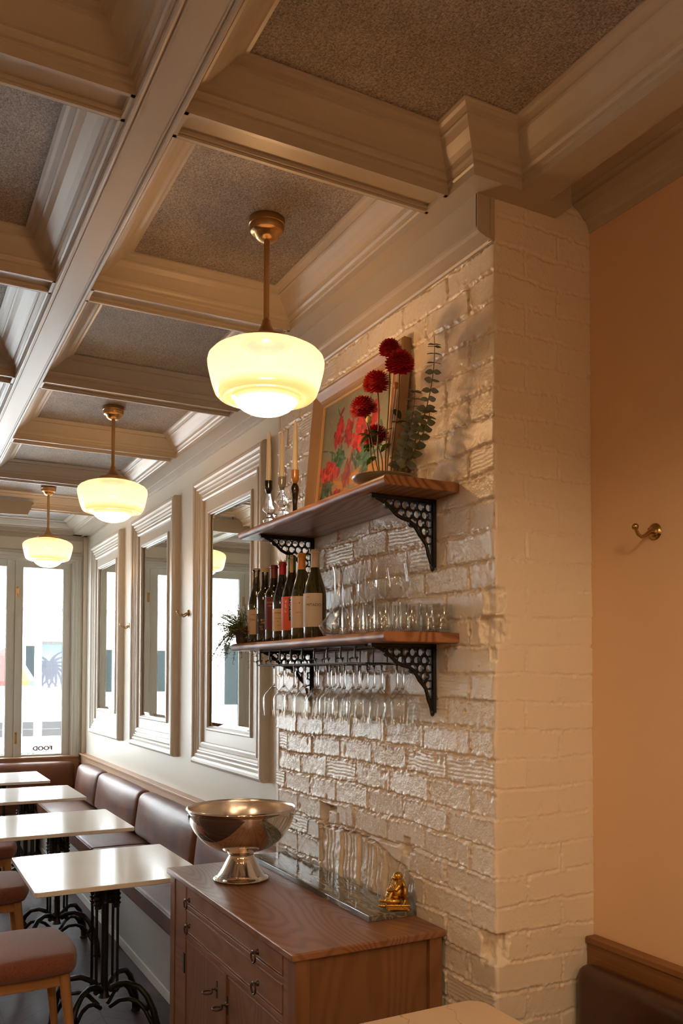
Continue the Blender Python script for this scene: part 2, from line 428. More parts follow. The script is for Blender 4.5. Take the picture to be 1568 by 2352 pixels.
# the patched opening low on the wall: bricks set on end under a broken edge
Y = YB0 - U                                       # y of the wall face
edge_top = np.interp(Y, [2.31, 2.36, 2.45, 2.55, 2.70, 2.82, 3.01], [.90, .985, 1.0, 1.035, 1.045, 1.04, 1.03][::1])
patch = (U < 0) & (Y < 3.005) & (Y > 2.315) & (Z < edge_top + .006*np.sin(Y*90)) & (Z > .80)
sy = (Y-2.315+.004*np.sin(Z*40)); bw = .064; kb = np.floor(sy/bw).astype(int); fb = sy-kb*bw; db = np.minimum(fb, bw-fb)
hb2 = tab[(kb*37+900) % 4096]
tp = np.clip((db-.003)/.007, 0, 1)
Hp = -.018*(1-tp) + (hb2[..., 0]-.55)*.014 + (hb2[..., 1]-.5)*.2*(fb-.03)*.4 + fbm(NZ, NU, 9, 81, 4)*.006 - .004
Hp += np.where(hb2[..., 2] > .5, -.004*np.exp(-((fb-.035)/.005)**2), 0)
H = np.where(patch, Hp, H)
rim = (U < 0) & (np.abs(Z-edge_top) < .006) & (Y < 3.01) & (Y > 2.31)
H = np.where(rim, H-.016, H)
def gouge(y0, y1, z0, z1, dep, soft=.006):
    global H
    m = np.clip((Y-y0)/soft, 0, 1)*np.clip((y1-Y)/soft, 0, 1)*np.clip((Z-z0)/soft, 0, 1)*np.clip((z1-Z)/soft, 0, 1)*(U < 0)
    H = H - dep*m
gouge(2.925, 3.000, 1.035, 1.125, .045); gouge(2.86, 2.935, 1.098, 1.122, .035); gouge(2.845, 2.862, 1.045, 1.10, .03)
gouge(2.352, 2.392, 1.030, 1.090, .030); gouge(2.320, 2.40, 1.045, 1.062, .035); gouge(2.325, 2.345, .93, .955, .02)
gouge(2.40, 2.66, 1.048, 1.058, .014); gouge(2.395, 2.403, .96, 1.02, .02)
# broken arris: carve the corner itself
Ain = np.zeros_like(H)
def arris(z0, z1, w_, dep):
    global Ain
    n_ = fbm(NZ, NU, 10, int(z0*100), 4)
    zi = np.clip((Z-z0)/.008, 0, 1)*np.clip((z1-Z)/.008, 0, 1)
    k = np.clip(1-np.abs(U+.01)/(w_*(1+.5*n_)), 0, 1)
    Ain = np.maximum(Ain, dep*zi*np.minimum(k*1.7, 1)*(1+.5*n_))
arris(1.705, 1.790, .062, .030); arris(1.790, 1.868, .045, .020); arris(.815, .90, .062, .030); arris(1.655, 1.70, .02, .010)
arris(2.60, 2.62, .015, .007); arris(1.27, 1.285, .014, .007)
Ain += np.exp(-(U/.006)**2)*(.0028 + np.clip(fbm(NZ, NU, 16, 99, 3), -.3, .6)*.005)
Xp = np.where(U < 0, XB, XB+U); Yp = np.where(U < 0, YB0-U, YB0)
nx = np.where(U < 0, -1.0, 0.0); ny = np.where(U < 0, 0.0, -1.0)
bl = np.abs(U) < STEP*1.5
nx = np.where(bl, -.7071, nx); ny = np.where(bl, -.7071, ny)
Xp = Xp + nx*H + .8*Ain; Yp = Yp + ny*H + .8*Ain
co = np.stack([Xp, Yp, Z], -1).reshape(-1, 3).astype(np.float32)
ii, jj = np.meshgrid(np.arange(NZ-1), np.arange(NU-1), indexing='ij'); a_ = (ii*NU+jj).ravel()
quads = np.stack([a_, a_+1, a_+NU+1, a_+NU], -1).astype(np.int32)
me = bpy.data.meshes.new('wall_brick')
me.vertices.add(len(co)); me.vertices.foreach_set('co', co.ravel())
me.loops.add(quads.size); me.loops.foreach_set('vertex_index', quads.ravel())
me.polygons.add(len(quads)); me.polygons.foreach_set('loop_start', np.arange(0, quads.size, 4, dtype=np.int32))
me.polygons.foreach_set('use_smooth', np.ones(len(quads), bool))
me.update(); me.validate(); me.materials.append(M_BRICK)
brick = bpy.data.objects.new('wall_brick', me); COL.objects.link(brick)
struct(brick, 'cream painted rough brick breast with a crumbled patch low down')
# masonry behind the relief (the left return of the breast shows beside the first mirror)
bb = MB().box(XB+.07, XC+.1, YB0+.07, YB1-.002, 0, ZS).build('wall_brick_core', M_BRICK, brick)
MB().box(XB-.002, XM+.02, YB1-.02, YB1, 0, ZS).box(XB+.002, XC, YB0+.002, YB0+.02, 0, Z0B+.01).box(XB+.002, XB+.02, YB0+.002, YB1, 0, Z0B+.01).build('wall_brick_return', M_BRICK, brick)

# --- coffered ceiling
BAY = 1.0775; BEAM = .109
def yb(k): return 1.960 + BAY*(k-1)     # near side of cross beam k
CROWN = [(.0008, 0), (.0008, .022), (.006, .026), (.006, .031), (.014, .033), (.020, .040), (.022, .047), (.030, .049), (.044, .057), (.066, .074), (.080, .088), (.086, .091), (.086, .096), (.100, .101), (.108, .106), (.117, .107), (.117, ZP-ZS+.002)]
def inset(poly, d):
    n = len(poly); out = []
    for i in range(n):
        p0, p1, p2 = poly[i-1], poly[i], poly[(i+1) % n]
        def nrm(a, b):
            dx, dy = b[0]-a[0], b[1]-a[1]; l = math.hypot(dx, dy); return (-dy/l, dx/l)
        n0, n1 = nrm(p0, p1), nrm(p1, p2)
        out.append((p1[0]+d*(n0[0]+n1[0]), p1[1]+d*(n0[1]+n1[1])))
    return out
def coffer(poly, idx):
    mb = MB(); rings = [[(x, y, ZS+z) for x, y in inset(poly, dd)] for dd, z in CROWN]
    n = len(poly)
    for r in rings: mb.v.extend(r)
    for j in range(len(rings)-1):
        for i in range(n):
            i2 = (i+1) % n; mb.f.append((j*n+i, (j+1)*n+i, (j+1)*n+i2, j*n+i2))
    return struct(mb.build('trim_%d' % idx, M_CEILPAINT))
COLS = [(.61, None), (-.28, .49), (-1.17, -.40), (-2.06, -1.29)]
polys = []
def P4(x0, x1, y0, y1): return [(x0, y0), (x1, y0), (x1, y1), (x0, y1)]
for k in range(-2, 7):
    y0, y1 = yb(k)+BEAM, (yb(k+1) if k < 6 else YF-.14)
    for ci, (a, b) in enumerate(COLS):
        if ci == 0:
            if k == 0: pl = [(a, y0), (1.544, y0), (1.544, 1.840), (1.378, 1.840), (1.378, y1), (a, y1)]
            elif k == 1: pl = P4(a, 1.378, y0, y1)
            elif k == 2: pl = [(a, y0), (1.378, y0), (1.378, 3.42), (1.572, 3.42), (1.572, y1), (a, y1)]
            elif k < 0: pl = P4(a, 1.544, y0, y1)
            else: pl = P4(a, 1.572, y0, y1)
        else: pl = P4(a, b, y0, y1)
        polys.append((ci, k, pl))
ti = 1
for ci, k, pl in polys:
    coffer(pl, ti); ti += 1
def panel_mat():
    m = bpy.data.materials.new('woven_wallpaper'); m.use_nodes = True; nt = m.node_tree; L = nt.links; N = nt.nodes
    b = N['Principled BSDF']; b.inputs['Roughness'].default_value = .55
    tc = N.new('ShaderNodeTexCoord')
    def nz(st, sc, rot=0):
        mp = N.new('ShaderNodeMapping'); mp.inputs['Scale'].default_value = st; mp.inputs['Rotation'].default_value = (0, 0, rot)
        L.new(tc.outputs['Object'], mp.inputs[0])
        n = N.new('ShaderNodeTexNoise'); n.inputs['Scale'].default_value = sc; n.inputs['Detail'].default_value = 4; n.inputs['Roughness'].default_value = .7
        L.new(mp.outputs[0], n.inputs['Vector']); return n.outputs[0]
    a, c, e = nz((1, 2.6, 1), 105), nz((2.6, 1, 1), 120, .5), nz((1, 1, 1), 9)
    s1 = N.new('ShaderNodeMath'); s1.operation = 'ADD'; L.new(a, s1.inputs[0]); L.new(c, s1.inputs[1])
    s2 = N.new('ShaderNodeMath'); s2.operation = 'MULTIPLY_ADD'; L.new(e, s2.inputs[0]); s2.inputs[1].default_value = .25; L.new(s1.outputs[0], s2.inputs[2])
    r = N.new('ShaderNodeValToRGB'); r.color_ramp.elements[0].position = .95; r.color_ramp.elements[1].position = 1.32
    mrg = N.new('ShaderNodeMapRange'); mrg.inputs[1].default_value = .8; mrg.inputs[2].default_value = 1.5; L.new(s2.outputs[0], mrg.inputs[0])
    r.color_ramp.elements[0].position = .2; r.color_ramp.elements[1].position = .8
    r.color_ramp.elements[0].color = (.115, .095, .080, 1); r.color_ramp.elements[1].color = (.50, .43, .37, 1)
    L.new(mrg.outputs[0], r.inputs[0]); L.new(r.outputs[0], b.inputs['Base Color'])
    bp = N.new('ShaderNodeBump'); bp.inputs['Strength'].default_value = .5; bp.inputs['Distance'].default_value = .003
    L.new(s1.outputs[0], bp.inputs['Height']); L.new(bp.outputs[0], b.inputs['Normal'])
    return m
struct(MB().box(XL-.2, XC+.2, YN-.2, YF+.15, ZP, ZT).build('ceiling', panel_mat()))
# beams: long beams along Y
for (x0, x1) in [(.49, .61), (-.40, -.28), (-1.29, -1.17)]:
    mb = MB().box(x0, x1, YN, YF, ZS, ZP+.01)
    for xe, s in ((x0, 1), (x1, -1)):
        mb.tube([(xe+s*.008, YN, ZS-.001), (xe+s*.008, YF, ZS-.001)], .007, 8)
        mb.tube([(xe+s*.021, YN, ZS), (xe+s*.021, YF, ZS)], .003, 6)
    struct(mb.build('trim_%d' % ti, M_CEILPAINT, smooth=40)); ti += 1
struct(MB().box(XL, -2.06, YN, YF, ZS, ZP+.01).build('trim_%d' % ti, M_CEILPAINT)); ti += 1
# cross beams with a lip along both edges, between the long beams
for k in range(-2, 7):
    y0 = yb(k); y1 = y0+BEAM
    mb = MB()
    for (x0, x1) in [(.61, 1.378 if k in (1, 2) else (1.572 if k > 2 else 1.544)), (-.28, .49), (-1.17, -.40), (-2.06, -1.29)]:
        mb.box(x0, x1, y0+.01, y1-.01, ZS+.016, ZP+.01).box(x0, x1, y0, y0+.011, ZS, ZP+.01).box(x0, x1, y1-.011, y1, ZS, ZP+.01)
        mb.box(x0, x1, y1-.019, y1-.010, ZS+.006, ZS+.03)
        for xe, s in ((x0, 1), (x1, -1)):
            mb.box(min(xe, xe+s*.010), max(xe, xe+s*.010), y0, y1, ZS, ZS+.03)
    struct(mb.build('trim_%d' % ti, M_CEILPAINT)); ti += 1
# perimeter soffits
mb = MB()
mb.box(1.572, XM, YB1-.005, YF, ZS, ZP+.01)                      # over the mirrors
mb.box(1.378, XM, 1.840, YB1-.005, ZS, ZP+.01)                   # over the brick breast
mb.box(1.544, 1.645, YN, 1.840, ZS, ZP+.01)                      # bulkhead before the cream wall
mb.box(1.645, XC, YN, YB0+.02, 3.045, ZP+.01)                    # raised strip beside it
mb.box(XL, XM, YF-.14, YF, ZS, ZP+.01)                           # along the street wall
mb.box(XL, 1.6, YN, yb(-2), ZS, ZP+.01)
struct(mb.build('trim_%d' % ti, M_CEILPAINT)); ti += 1
mb = MB()                                                        # bead on the perimeter soffit
mb.box(1.655, 1.672, YB1, YF-.07, ZS-.006, ZS+.01).box(1.716, XM, YB1, YF, ZS-.016, ZS+.01)
mb.box(XL, 1.66, YF-.07, YF-.055, ZS-.006, ZS+.01).box(XL, XM, YF-.02, YF, ZS-.04, ZS+.01)
mb.box(1.635, 1.646, YN, YB0, ZS-.0005, 3.046)
struct(mb.build('trim_%d' % ti, M_CEILPAINT)); ti += 1
# box trim under the soffit round the brick breast, with a moulded foot
fp = [(1.500, 2.850), (1.492, 2.850), (1.488, 2.856), (1.474, 2.858), (1.462, 2.862), (1.450, 2.866), (1.442, 2.872), (1.440, 2.880), (1.440, ZS), (1.500, ZS)]
mb = MB().prism(fp, 'Y', YB0, YB1-.006)
mb.box(1.486, 1.500, YB0-.004, YB0+.01, 2.852, ZS).box(1.574, XM, YB1+.001, YB1+.04, 2.86, ZS)
mb.box(1.440, 1.444, YB0-.002, YB0+.004, 2.876, ZS)
struct(mb.build('trim_%d' % ti, M_CEILPAINT)); ti += 1
# crown against the cream wall
cp = [(XC+.001, 2.962), (1.860, 2.962), (1.858, 2.985), (1.850, 2.992), (1.848, 2.998), (1.836, 3.004), (1.818, 3.020), (1.800, 3.028), (1.794, 3.030), (1.792, 3.038), (1.778, 3.044), (1.778, 3.05), (XC+.001, 3.05)]
struct(MB().prism(cp, 'Y', YN, YB0-.001).build('trim_%d' % ti, M_CEILPAINT)); ti += 1

# --- windows on the street wall: a row of narrow sashes
def sash(n, x1):
    x0 = x1-.523; st, y0, y1 = .076, YF+.02, YF+.06
    fr = MB()
    fr.box(x0, x0+st, y0, y1, SILL, HEAD).box(x1-st, x1, y0, y1, SILL, HEAD).box(x0+st, x1-st, y0, y1, 2.648, HEAD).box(x0+st, x1-st, y0, y1, SILL, .84)
    fr.box(x0+.002, x0+.012, y0-.012, y0, SILL, HEAD-.01).box(x0+st-.012, x0+st, y0-.004, y1, .84, 2.648).box(x1-st, x1-st+.012, y0-.004, y1, .84, 2.648)
    root = fr.build('window_%d' % n, M_WINPAINT, bevel=.002); struct(root)
    MB().box(x0+st, x1-st, YF+.035, YF+.041, .84, 2.648).build('window_pane', G_PANE, root)
    if n % 2 == 1:
        for z0, z1 in ((2.36, 2.46), (.945, 1.06)):
            l = MB().box(x0+.012, x0+.036, y0-.006, y0, z0, z1).lathe([(0, -.003), (.006, 0), (.006, .02), (0, .023)], 10, (x0+.024, y0-.012, z0+.01))
            l.box(x0+.020, x0+.028, y0-.013, y0-.005, z0+.02, z1-.02).sphere((x0+.024, y0-.012, z1-.012), .009, 10, 6)
            l.build('bolt', M_HOOK, root, smooth=40)
    return root
wins = [sash(i+1, WX1-.523*i) for i in range(8)]
# casing round the opening
mb = MB()
cs = [(0, 0), (0, .012), (.012, .016), (.016, .026), (.034, .028), (.038, .036), (.060, .038), (.066, .030), (.080, .028), (.092, .018), (.092, 0)]
mb.prism([(WX1+u, YF-h) for u, h in cs], 'Z', SILL-.02, HEAD+.02)
v = []
for u, h in cs: v.append((YF-h, HEAD-.012+u*1.2))
mb.prism(v, 'X', WX0-.09, WX1+.092)
mb.prism([(WX0-u, YF-h) for u, h in cs][::-1], 'Z', SILL-.02, HEAD+.02)
mb.box(WX1-.002, WX1+.012, YF-.001, YF+.02, SILL, HEAD).box(WX0-.1, WX1+.1, YF-.045, YF+.02, SILL-.03, SILL)
struct(mb.build('trim_%d' % ti, M_WINPAINT)); ti += 1
# lettering on the outside of the first pane, read in reverse from inside
tv, tf = text_geo('FOOD', .056, .0035)
mb = MB(); mb.add([(1.335-x*1.15, YF+.0415+.001, .876+y) for x, y in tv], tf)
mb.build('window_lettering', mat('brown_vinyl', (.02, .013, .01), .5), wins[0])
mb = MB().box(1.69, XM, YF-.04, YF, .8, ZS)
struct(mb.build('trim_%d' % ti, M_WALLPAINT)); ti += 1
# daylight portals in the window openings
for i in range(4):
    xa = WX1-.523*(2*i); pw = light('window_portal', 'AREA', (xa-.523, YF+.10, 1.745), 1.0, shape='RECTANGLE', size=1.0, size_y=1.85)
    pw.data.cycles.is_portal = True; pw.rotation_euler = (PI/2, 0, 0); pw.rotation_euler = Vector((0, -1, 0)).to_track_quat('-Z', 'Z').to_euler()

# ================================================================== MIRRORS
def framed_mirror(yc, label):
    t = thing('wall_mirror', label, 'mirror', (XM, yc, 1.9475), 0, 'panelled mirrors on the painted wall')
    HW, HZ = .575, .8825
    prof = [(0, 0), (0, .034), (.006, .046), (.018, .052), (.032, .051), (.043, .045), (.046, .038), (.058, .040), (.066, .036), (.069, .031), (.080, .034), (.088, .031), (.091, .026), (.104, .025), (.109, .020), (.116, .020),
            (.118, .027), (.130, .028), (.140, .022), (.142, .013), (.142, .0115)]
    def ring(prof_, wy, wz):
        mb = MB()
        for d_, h_ in prof_:
            a, b = wy-d_, wz-d_
            mb.v.extend([(-h_, -a, -b), (-h_, a, -b), (-h_, a, b), (-h_, -a, b)])
        for j in range(len(prof_)-1):
            for i in range(4):
                i2 = (i+1) % 4; mb.f.append((j*4+i, (j+1)*4+i, (j+1)*4+i2, j*4+i2))
        return mb
    ring(prof, HW, HZ).build('frame', M_MIRRORFRAME, t)
    ring([(0, .0115), (.072, .0115), (.073, .020), (.079, .024), (.090, .022), (.094, .015), (.098, .012), (.098, .004)], HW-.142, HZ-.142).build('inner_panel', M_MIRRORFRAME, t)
    a, b, bv = HW-.238, HZ-.238, .028
    g = MB(); g.add([(-.006, -a+bv, -b+bv), (-.006, a-bv, -b+bv), (-.006, a-bv, b-bv), (-.006, -a+bv, b-bv)], [(0, 3, 2, 1)])
    g.build('mirror_glass', M_MIRROR, t)
    e = MB(); e.add([(-.006, -a+bv, -b+bv), (-.006, a-bv, -b+bv), (-.006, a-bv, b-bv), (-.006, -a+bv, b-bv), (-.0015, -a, -b), (-.0015, a, -b), (-.0015, a, b), (-.0015, -a, b)],
                    [(0, 1, 5, 4), (1, 2, 6, 5), (2, 3, 7, 6), (3, 0, 4, 7)])
    e.build('bevelled_edge', M_MIRROR, t)
    return t
framed_mirror(4.61, 'wide framed wall mirror beside the painted brick, the one half behind the shelf ends')
framed_mirror(6.165, 'wide framed wall mirror in the middle, with a brass hook on each side of it')
framed_mirror(7.70, 'wide framed wall mirror closest to the street windows')

def coat_hook(name, label, loc, facing, double):
    t = thing(name, label, 'coat hook', loc, facing, 'brass coat hooks')
    MB().lathe([(0, .012), (.012, .011), (.018, .008), (.022, .004), (.024, 0)], 24, M=Matrix.Rotation(-PI/2, 3, 'Y')).build('back_plate', M_HOOK, t, smooth=40)
    pts = [(-.005, 0, 0), (-.018, 0, -.002), (-.034, 0, -.012), (-.050, 0, -.018), (-.064, 0, -.012), (-.072, 0, .002)]
    a = MB().tube(pts, [.007, .006, .005, .005, .005, .005], 10).sphere((-.074, 0, .008), .0095)
    if double: a.tube([(-.006, 0, -.004), (-.020, 0, -.018), (-.034, 0, -.026), (-.044, 0, -.018)], .0045, 10).sphere((-.046, 0, -.012), .0085)
    a.build('hook_arm', M_HOOK, t, smooth=40)
    if name == 'coat_hook':
        for yy, z_ in ((.013, .009), (-.013, -.009)): MB().sphere((-.009, yy, z_), .003, 8, 6).build('screw', M_BRASS, t)
    return t
coat_hook('coat_hook', 'single brass coat hook alone on the tan wall', (XC, 1.67, 2.016), 0, False)
coat_hook('double_coat_hook', 'small double brass coat hook between the first and middle wall mirrors', (XM, 5.39, 2.018), 0, True)
coat_hook('double_coat_hook', 'small double brass coat hook between the middle wall mirror and the one nearest the windows', (XM, 6.93, 2.012), 0, True)

# ================================================================== PENDANT LAMPS
def shade_mat():
    m = bpy.data.materials.new('lit_opal_glass'); m.use_nodes = True; nt = m.node_tree; N = nt.nodes; L = nt.links
    b = N['Principled BSDF']; b.inputs['Base Color'].default_value = (.22, .19, .14, 1); b.inputs['Roughness'].default_value = .08
    b.inputs['Emission Strength'].default_value = LAMP_GLOW
    # opal glass glows stronger where it lies close under the bulb, weaker and yellower up by the neck
    tc = N.new('ShaderNodeTexCoord'); s = N.new('ShaderNodeSeparateXYZ'); L.new(tc.outputs['Object'], s.inputs[0])
    mr = N.new('ShaderNodeMapRange'); mr.inputs[1].default_value = -.62; mr.inputs[2].default_value = -.36; L.new(s.outputs[2], mr.inputs[0])
    r = N.new('ShaderNodeValToRGB'); cr = r.color_ramp
    cr.elements[0].position = 0; cr.elements[0].color = (4.0, 2.9, 1.7, 1)
    cr.elements[1].position = 1; cr.elements[1].color = (.66, .36, .13, 1)
    for p_, c_ in ((.07, (3.0, 2.0, 1.1, 1)), (.105, (1.0, .58, .24, 1)), (.145, (.46, .23, .07, 1)), (.185, (.58, .32, .12, 1)), (.26, (.92, .52, .33, 1)), (.50, (.88, .48, .28, 1)), (.76, (.72, .40, .17, 1))):
        e = cr.elements.new(p_); e.color = c_
    L.new(mr.outputs[0], r.inputs[0]); L.new(r.outputs[0], b.inputs['Emission Color'])
    # opal glass lets a small share of the bulb's light straight through
    tr = N.new('ShaderNodeBsdfTransparent'); tr.inputs[0].default_value = (1, .9, .75, 1); mx = N.new('ShaderNodeMixShader'); mx.inputs[0].default_value = .10
    L.new(b.outputs[0], mx.inputs[1]); L.new(tr.outputs[0], mx.inputs[2]); L.new(mx.outputs[0], N['Material Output'].inputs[0])
    return m
M_SHADE = shade_mat()
def pendant(loc, label):
    """origin at the ceiling panel."""
    t = thing('pendant_lamp', label, 'pendant lamp', loc, 0, 'schoolhouse pendant lamps')
    MB().lathe([(0, 0), (.056, 0), (.058, -.003), (.058, -.020), (.056, -.022), (.056, -.030), (.052, -.042), (.045, -.046), (.041, -.050), (.036, -.060), (.024, -.069), (.011, -.072), (0, -.072)], 40).build('canopy', M_BRASS, t, smooth=35)
    MB().lathe([(.0095, -.07), (.0095, -.335), (0, -.335)], 16).build('rod', M_BRASS, t, smooth=35)
    MB().lathe([(.0095, -.325), (.013, -.330), (.015, -.340), (.019, -.352), (.027, -.366), (.040, -.379), (.056, -.388), (.074, -.392), (.080, -.394), (.080, -.410), (.076, -.413), (.06, -.413)], 40).build('fitter', M_BRASS, t, smooth=35)
    sh = [(.070, -.408), (.078, -.410), (.092, -.413), (.120, -.418), (.150, -.428), (.172, -.440), (.184, -.453), (.1875, -.468), (.186, -.484), (.180, -.512), (.173, -.540), (.167, -.558), (.162, -.570), (.153, -.579), (.140, -.583), (.124, -.582), (.116, -.579), (.111, -.580), (.106, -.586), (.097, -.600), (.080, -.615), (.060, -.626), (.036, -.633), (.012, -.636), (0, -.636)]
    o = MB().lathe(sh, 64).build('shade', M_SHADE, t, smooth=70)
    return t
for lx, ly in ((1.055, 2.510), (1.070, 4.700), (1.085, 6.950)):
    light('bulb', 'POINT', (lx, ly, ZP-.592), BULB_W, (1.0, .62, .30), shadow_soft_size=.03)
pend = pendant((1.055, 2.510, ZP), 'large lit opal glass pendant lamp nearest the brick wall and shelves')
dup(pend, (1.070, 4.700, ZP), 0, 'lit opal glass pendant lamp in the middle of the row of three')
dup(pend, (1.085, 6.950, ZP), 0, 'lit opal glass pendant lamp hanging closest to the street windows')
# lamps of the same row and of the bays behind the photographer
for x, y in ((1.07, .40), (-.72, 1.45), (-.72, -.72), (.10, -.72), (1.07, -1.75)):
    dup(pend, (x, y, ZP), 0, 'lit opal glass pendant lamp in the %s' % {(1.07, .40): 'coffer over the near stone table', (-.72, 1.45): 'second coffer row, level with the stone table', (-.72, -.72): 'second coffer row, behind the stone table', (.10, -.72): 'next coffer row in from the tan wall', (1.07, -1.75): 'coffer by the tan wall, deepest in the room'}[(x, y)])
    light('bulb', 'POINT', (x, y, ZP-.592), 14.0, (1.0, .66, .36), shadow_soft_size=.03)
    light('rear_fill_spot', 'SPOT', (x, y, 2.40), REAR_W, (1.0, .70, .42), shadow_soft_size=.08, spot_size=math.radians(178), spot_blend=.35)  # added fill spot under the shade, besides the real bulb inside it

# ================================================================== SHELVES AND BRACKETS
SY0, SY1 = 2.074, 3.215
def shelf(z, y1, label):
    x0, x1, h = 1.236, 1.4965, .030
    n = 8; out = []
    r = .014
    prof = [(x1, z), (x1, z-h), (x0+r, z-h)] + [(x0+r-r*math.sin(PI*i/(2*n)), z-h+r-r*math.cos(PI*i/(2*n))) for i in range(1, n)] + \
           [(x0+r-r*math.cos(PI*i/(2*n)), z-r+r*math.sin(PI*i/(2*n))) for i in range(0, n+1)]
    o = MB().prism(prof, 'Y', SY0, y1).build('wall_shelf', M_SHELF, smooth=30, bevel=.003)
    return tag(o, label, 'shelf', 'oak shelves on the brick wall')
ZU, ZL = 2.193, 1.744
shelf(ZU, SY1+.01, 'upper oak wall shelf carrying the painting, candles and flowers')
shelf(ZL, SY1+.085, 'lower oak wall shelf carrying the wine bottles and glasses')

def bracket(y, ztop, label):
    t = thing('shelf_bracket', label, 'shelf bracket', (XB-.004, y, ztop), 0, 'black iron honeycomb shelf brackets')
    A, B, th = .232, .212, .0055
    fr = MB()
    fr.box(-.011, 0, -.011, .011, -B, 0).box(-A, 0, -.011, .011, -.007, 0)
    fr.box(-.016, -.009, -th, th, -B+.006, -.004).box(-A+.004, -.01, -th, th, -.013, -.006)
    # concave inner edge (ogee) running from the tip of the top arm to the foot
    E = [(-A+.02, -.010), (-.195, -.016), (-.175, -.026), (-.158, -.040), (-.140, -.056), (-.118, -.066), (-.098, -.070), (-.080, -.080), (-.066, -.096), (-.056, -.112), (-.044, -.124), (-.034, -.136), (-.028, -.152), (-.024, -.170), (-.017, -.186), (-.012, -.200)]
    fr.tube([(x, 0, z_) for x, z_ in E], .0062, 8)
    fr.sphere((-.008, 0, -B), .008, 10, 6, (1, .7, 1.5))
    fr.build('bracket_frame', M_IRON, t, smooth=40, bevel=.0012)
    def inside(x, z_):
        if z_ > -.012 or x > -.012: return False
        xs = [e[0] for e in E]; zs = [e[1] for e in E]
        lim = np.interp(x, xs, zs)
        return z_ > lim+.001
    hx = MB(); R, r_in, st = .0158, .0116, .0288
    for row in range(12):
        for c_ in range(13):
            cx = -.024 - c_*st - (st/2 if row % 2 else 0); cz = -.026 - row*st*.866
            if not inside(cx, cz): continue
            nn = 18
            vv = []
            for yy in (-th, th):
                for rad in (R, r_in):
                    for i in range(nn):
                        a = 2*PI*i/nn; vv.append((cx+rad*math.cos(a), yy, cz+rad*math.sin(a)))
            ff = []
            for i in range(nn):
                j = (i+1) % nn
                ff += [(i, j, nn+j, nn+i), (2*nn+j, 2*nn+i, 3*nn+i, 3*nn+j), (i, 2*nn+i, 2*nn+j, j), (nn+j, 3*nn+j, 3*nn+i, nn+i)]
            hx.add(vv, ff)
    hx.build('honeycomb_web', M_IRON, t)
    return t
bracket(2.205, ZU-.030, 'black honeycomb bracket under the near end of the upper shelf')
bracket(3.065, ZU-.030, 'black honeycomb bracket under the far end of the upper shelf, above the bottles')
bracket(2.205, ZL-.030, 'black honeycomb bracket under the near end of the lower shelf')
bracket(3.065, ZL-.030, 'black honeycomb bracket behind the hanging glasses at the far end')

# ---- candlesticks and candles
def candlestick(pos, prof, m_foot, cup, m_cup, label):
    t = thing('candlestick', label, 'candlestick', pos, 0, 'candlesticks on the upper shelf')
    MB().lathe(prof, 32).build('stem', m_foot, t, smooth=60)
    MB().lathe(cup, 28).build('candle_cup', m_cup, t, smooth=60)
    return t
def candle(pos, h, label):
    r = .0105
    mb = MB().lathe([(0, 0), (r, 0), (r*.98, h*.3), (r*.86, h*.7), (r*.72, h-.022), (r*.55, h-.010), (.002, h), (0, h)], 20)
    o = mb.build('taper_candle', M_WAX, None, smooth=50); o.location = pos
    MB().tube([(0, 0, h-.003), (0, 0, h+.007)], .0012, 6).build('wick', M_WAX, o)
    return tag(o, label, 'candle', 'ivory taper candles')
clear_a = [(0, .0), (.030, 0), (.031, .006), (.022, .014), (.012, .026), (.013, .034), (.022, .044), (.023, .050), (.013, .058), (.008, .066), (.008, .076), (.010, .080), (.024, .092), (.024, .098), (.018, .112), (.010, .146), (.007, .160), (0, .160)]
clear_b = [(0, 0), (.034, 0), (.035, .006), (.018, .016), (.010, .028), (.018, .040), (.034, .054), (.036, .062), (.028, .070), (.014, .078), (.010, .090), (.016, .100), (.029, .112), (.028, .122), (.014, .140), (.008, .160), (0, .160)]
dark_c = [(0, 0), (.030, 0), (.030, .005), (.012, .012), (.010, .03), (.009, .08), (.012, .12), (.016, .140), (.014, .154), (.008, .166), (0, .166)]
cupf = lambda z_: [(0, z_-.002), (.008, z_), (.015, z_+.016), (.0155, z_+.022), (.0155, z_+.052), (.0105, z_+.052), (.0105, z_+.03), (0, z_+.03)]
M_CUPBLK = mat('black_enamel', (.012, .010, .010), .08, spec=.7); M_CUPGREY = mat('grey_glass_cup', (.28, .27, .25), .08, spec=.7)
M_CUPAMB = mat('amber_glass_cup', (.52, .24, .08), .12, spec=.7)
candlestick((1.352, 3.185, ZU), clear_a, G_SOLID, cupf(.160), M_CUPBLK, 'clear glass candlestick with a black cup, the farthest along the upper shelf')
candlestick((1.372, 3.098, ZU), clear_b, G_SOLID, cupf(.160), M_CUPGREY, 'clear bubbled glass candlestick with a grey cup, middle of the three')
candlestick((1.380, 2.990, ZU), dark_c, M_CUPBLK, cupf(.166), M_CUPAMB, 'dark brown glass candlestick with an amber cup, beside the painting')
candle((1.352, 3.185, ZU+.190), .225, 'ivory taper candle in the black cupped candlestick')
candle((1.372, 3.098, ZU+.190), .205, 'ivory taper candle in the grey cupped glass candlestick')
candle((1.380, 2.990, ZU+.196), .215, 'ivory taper candle in the amber cupped dark candlestick')

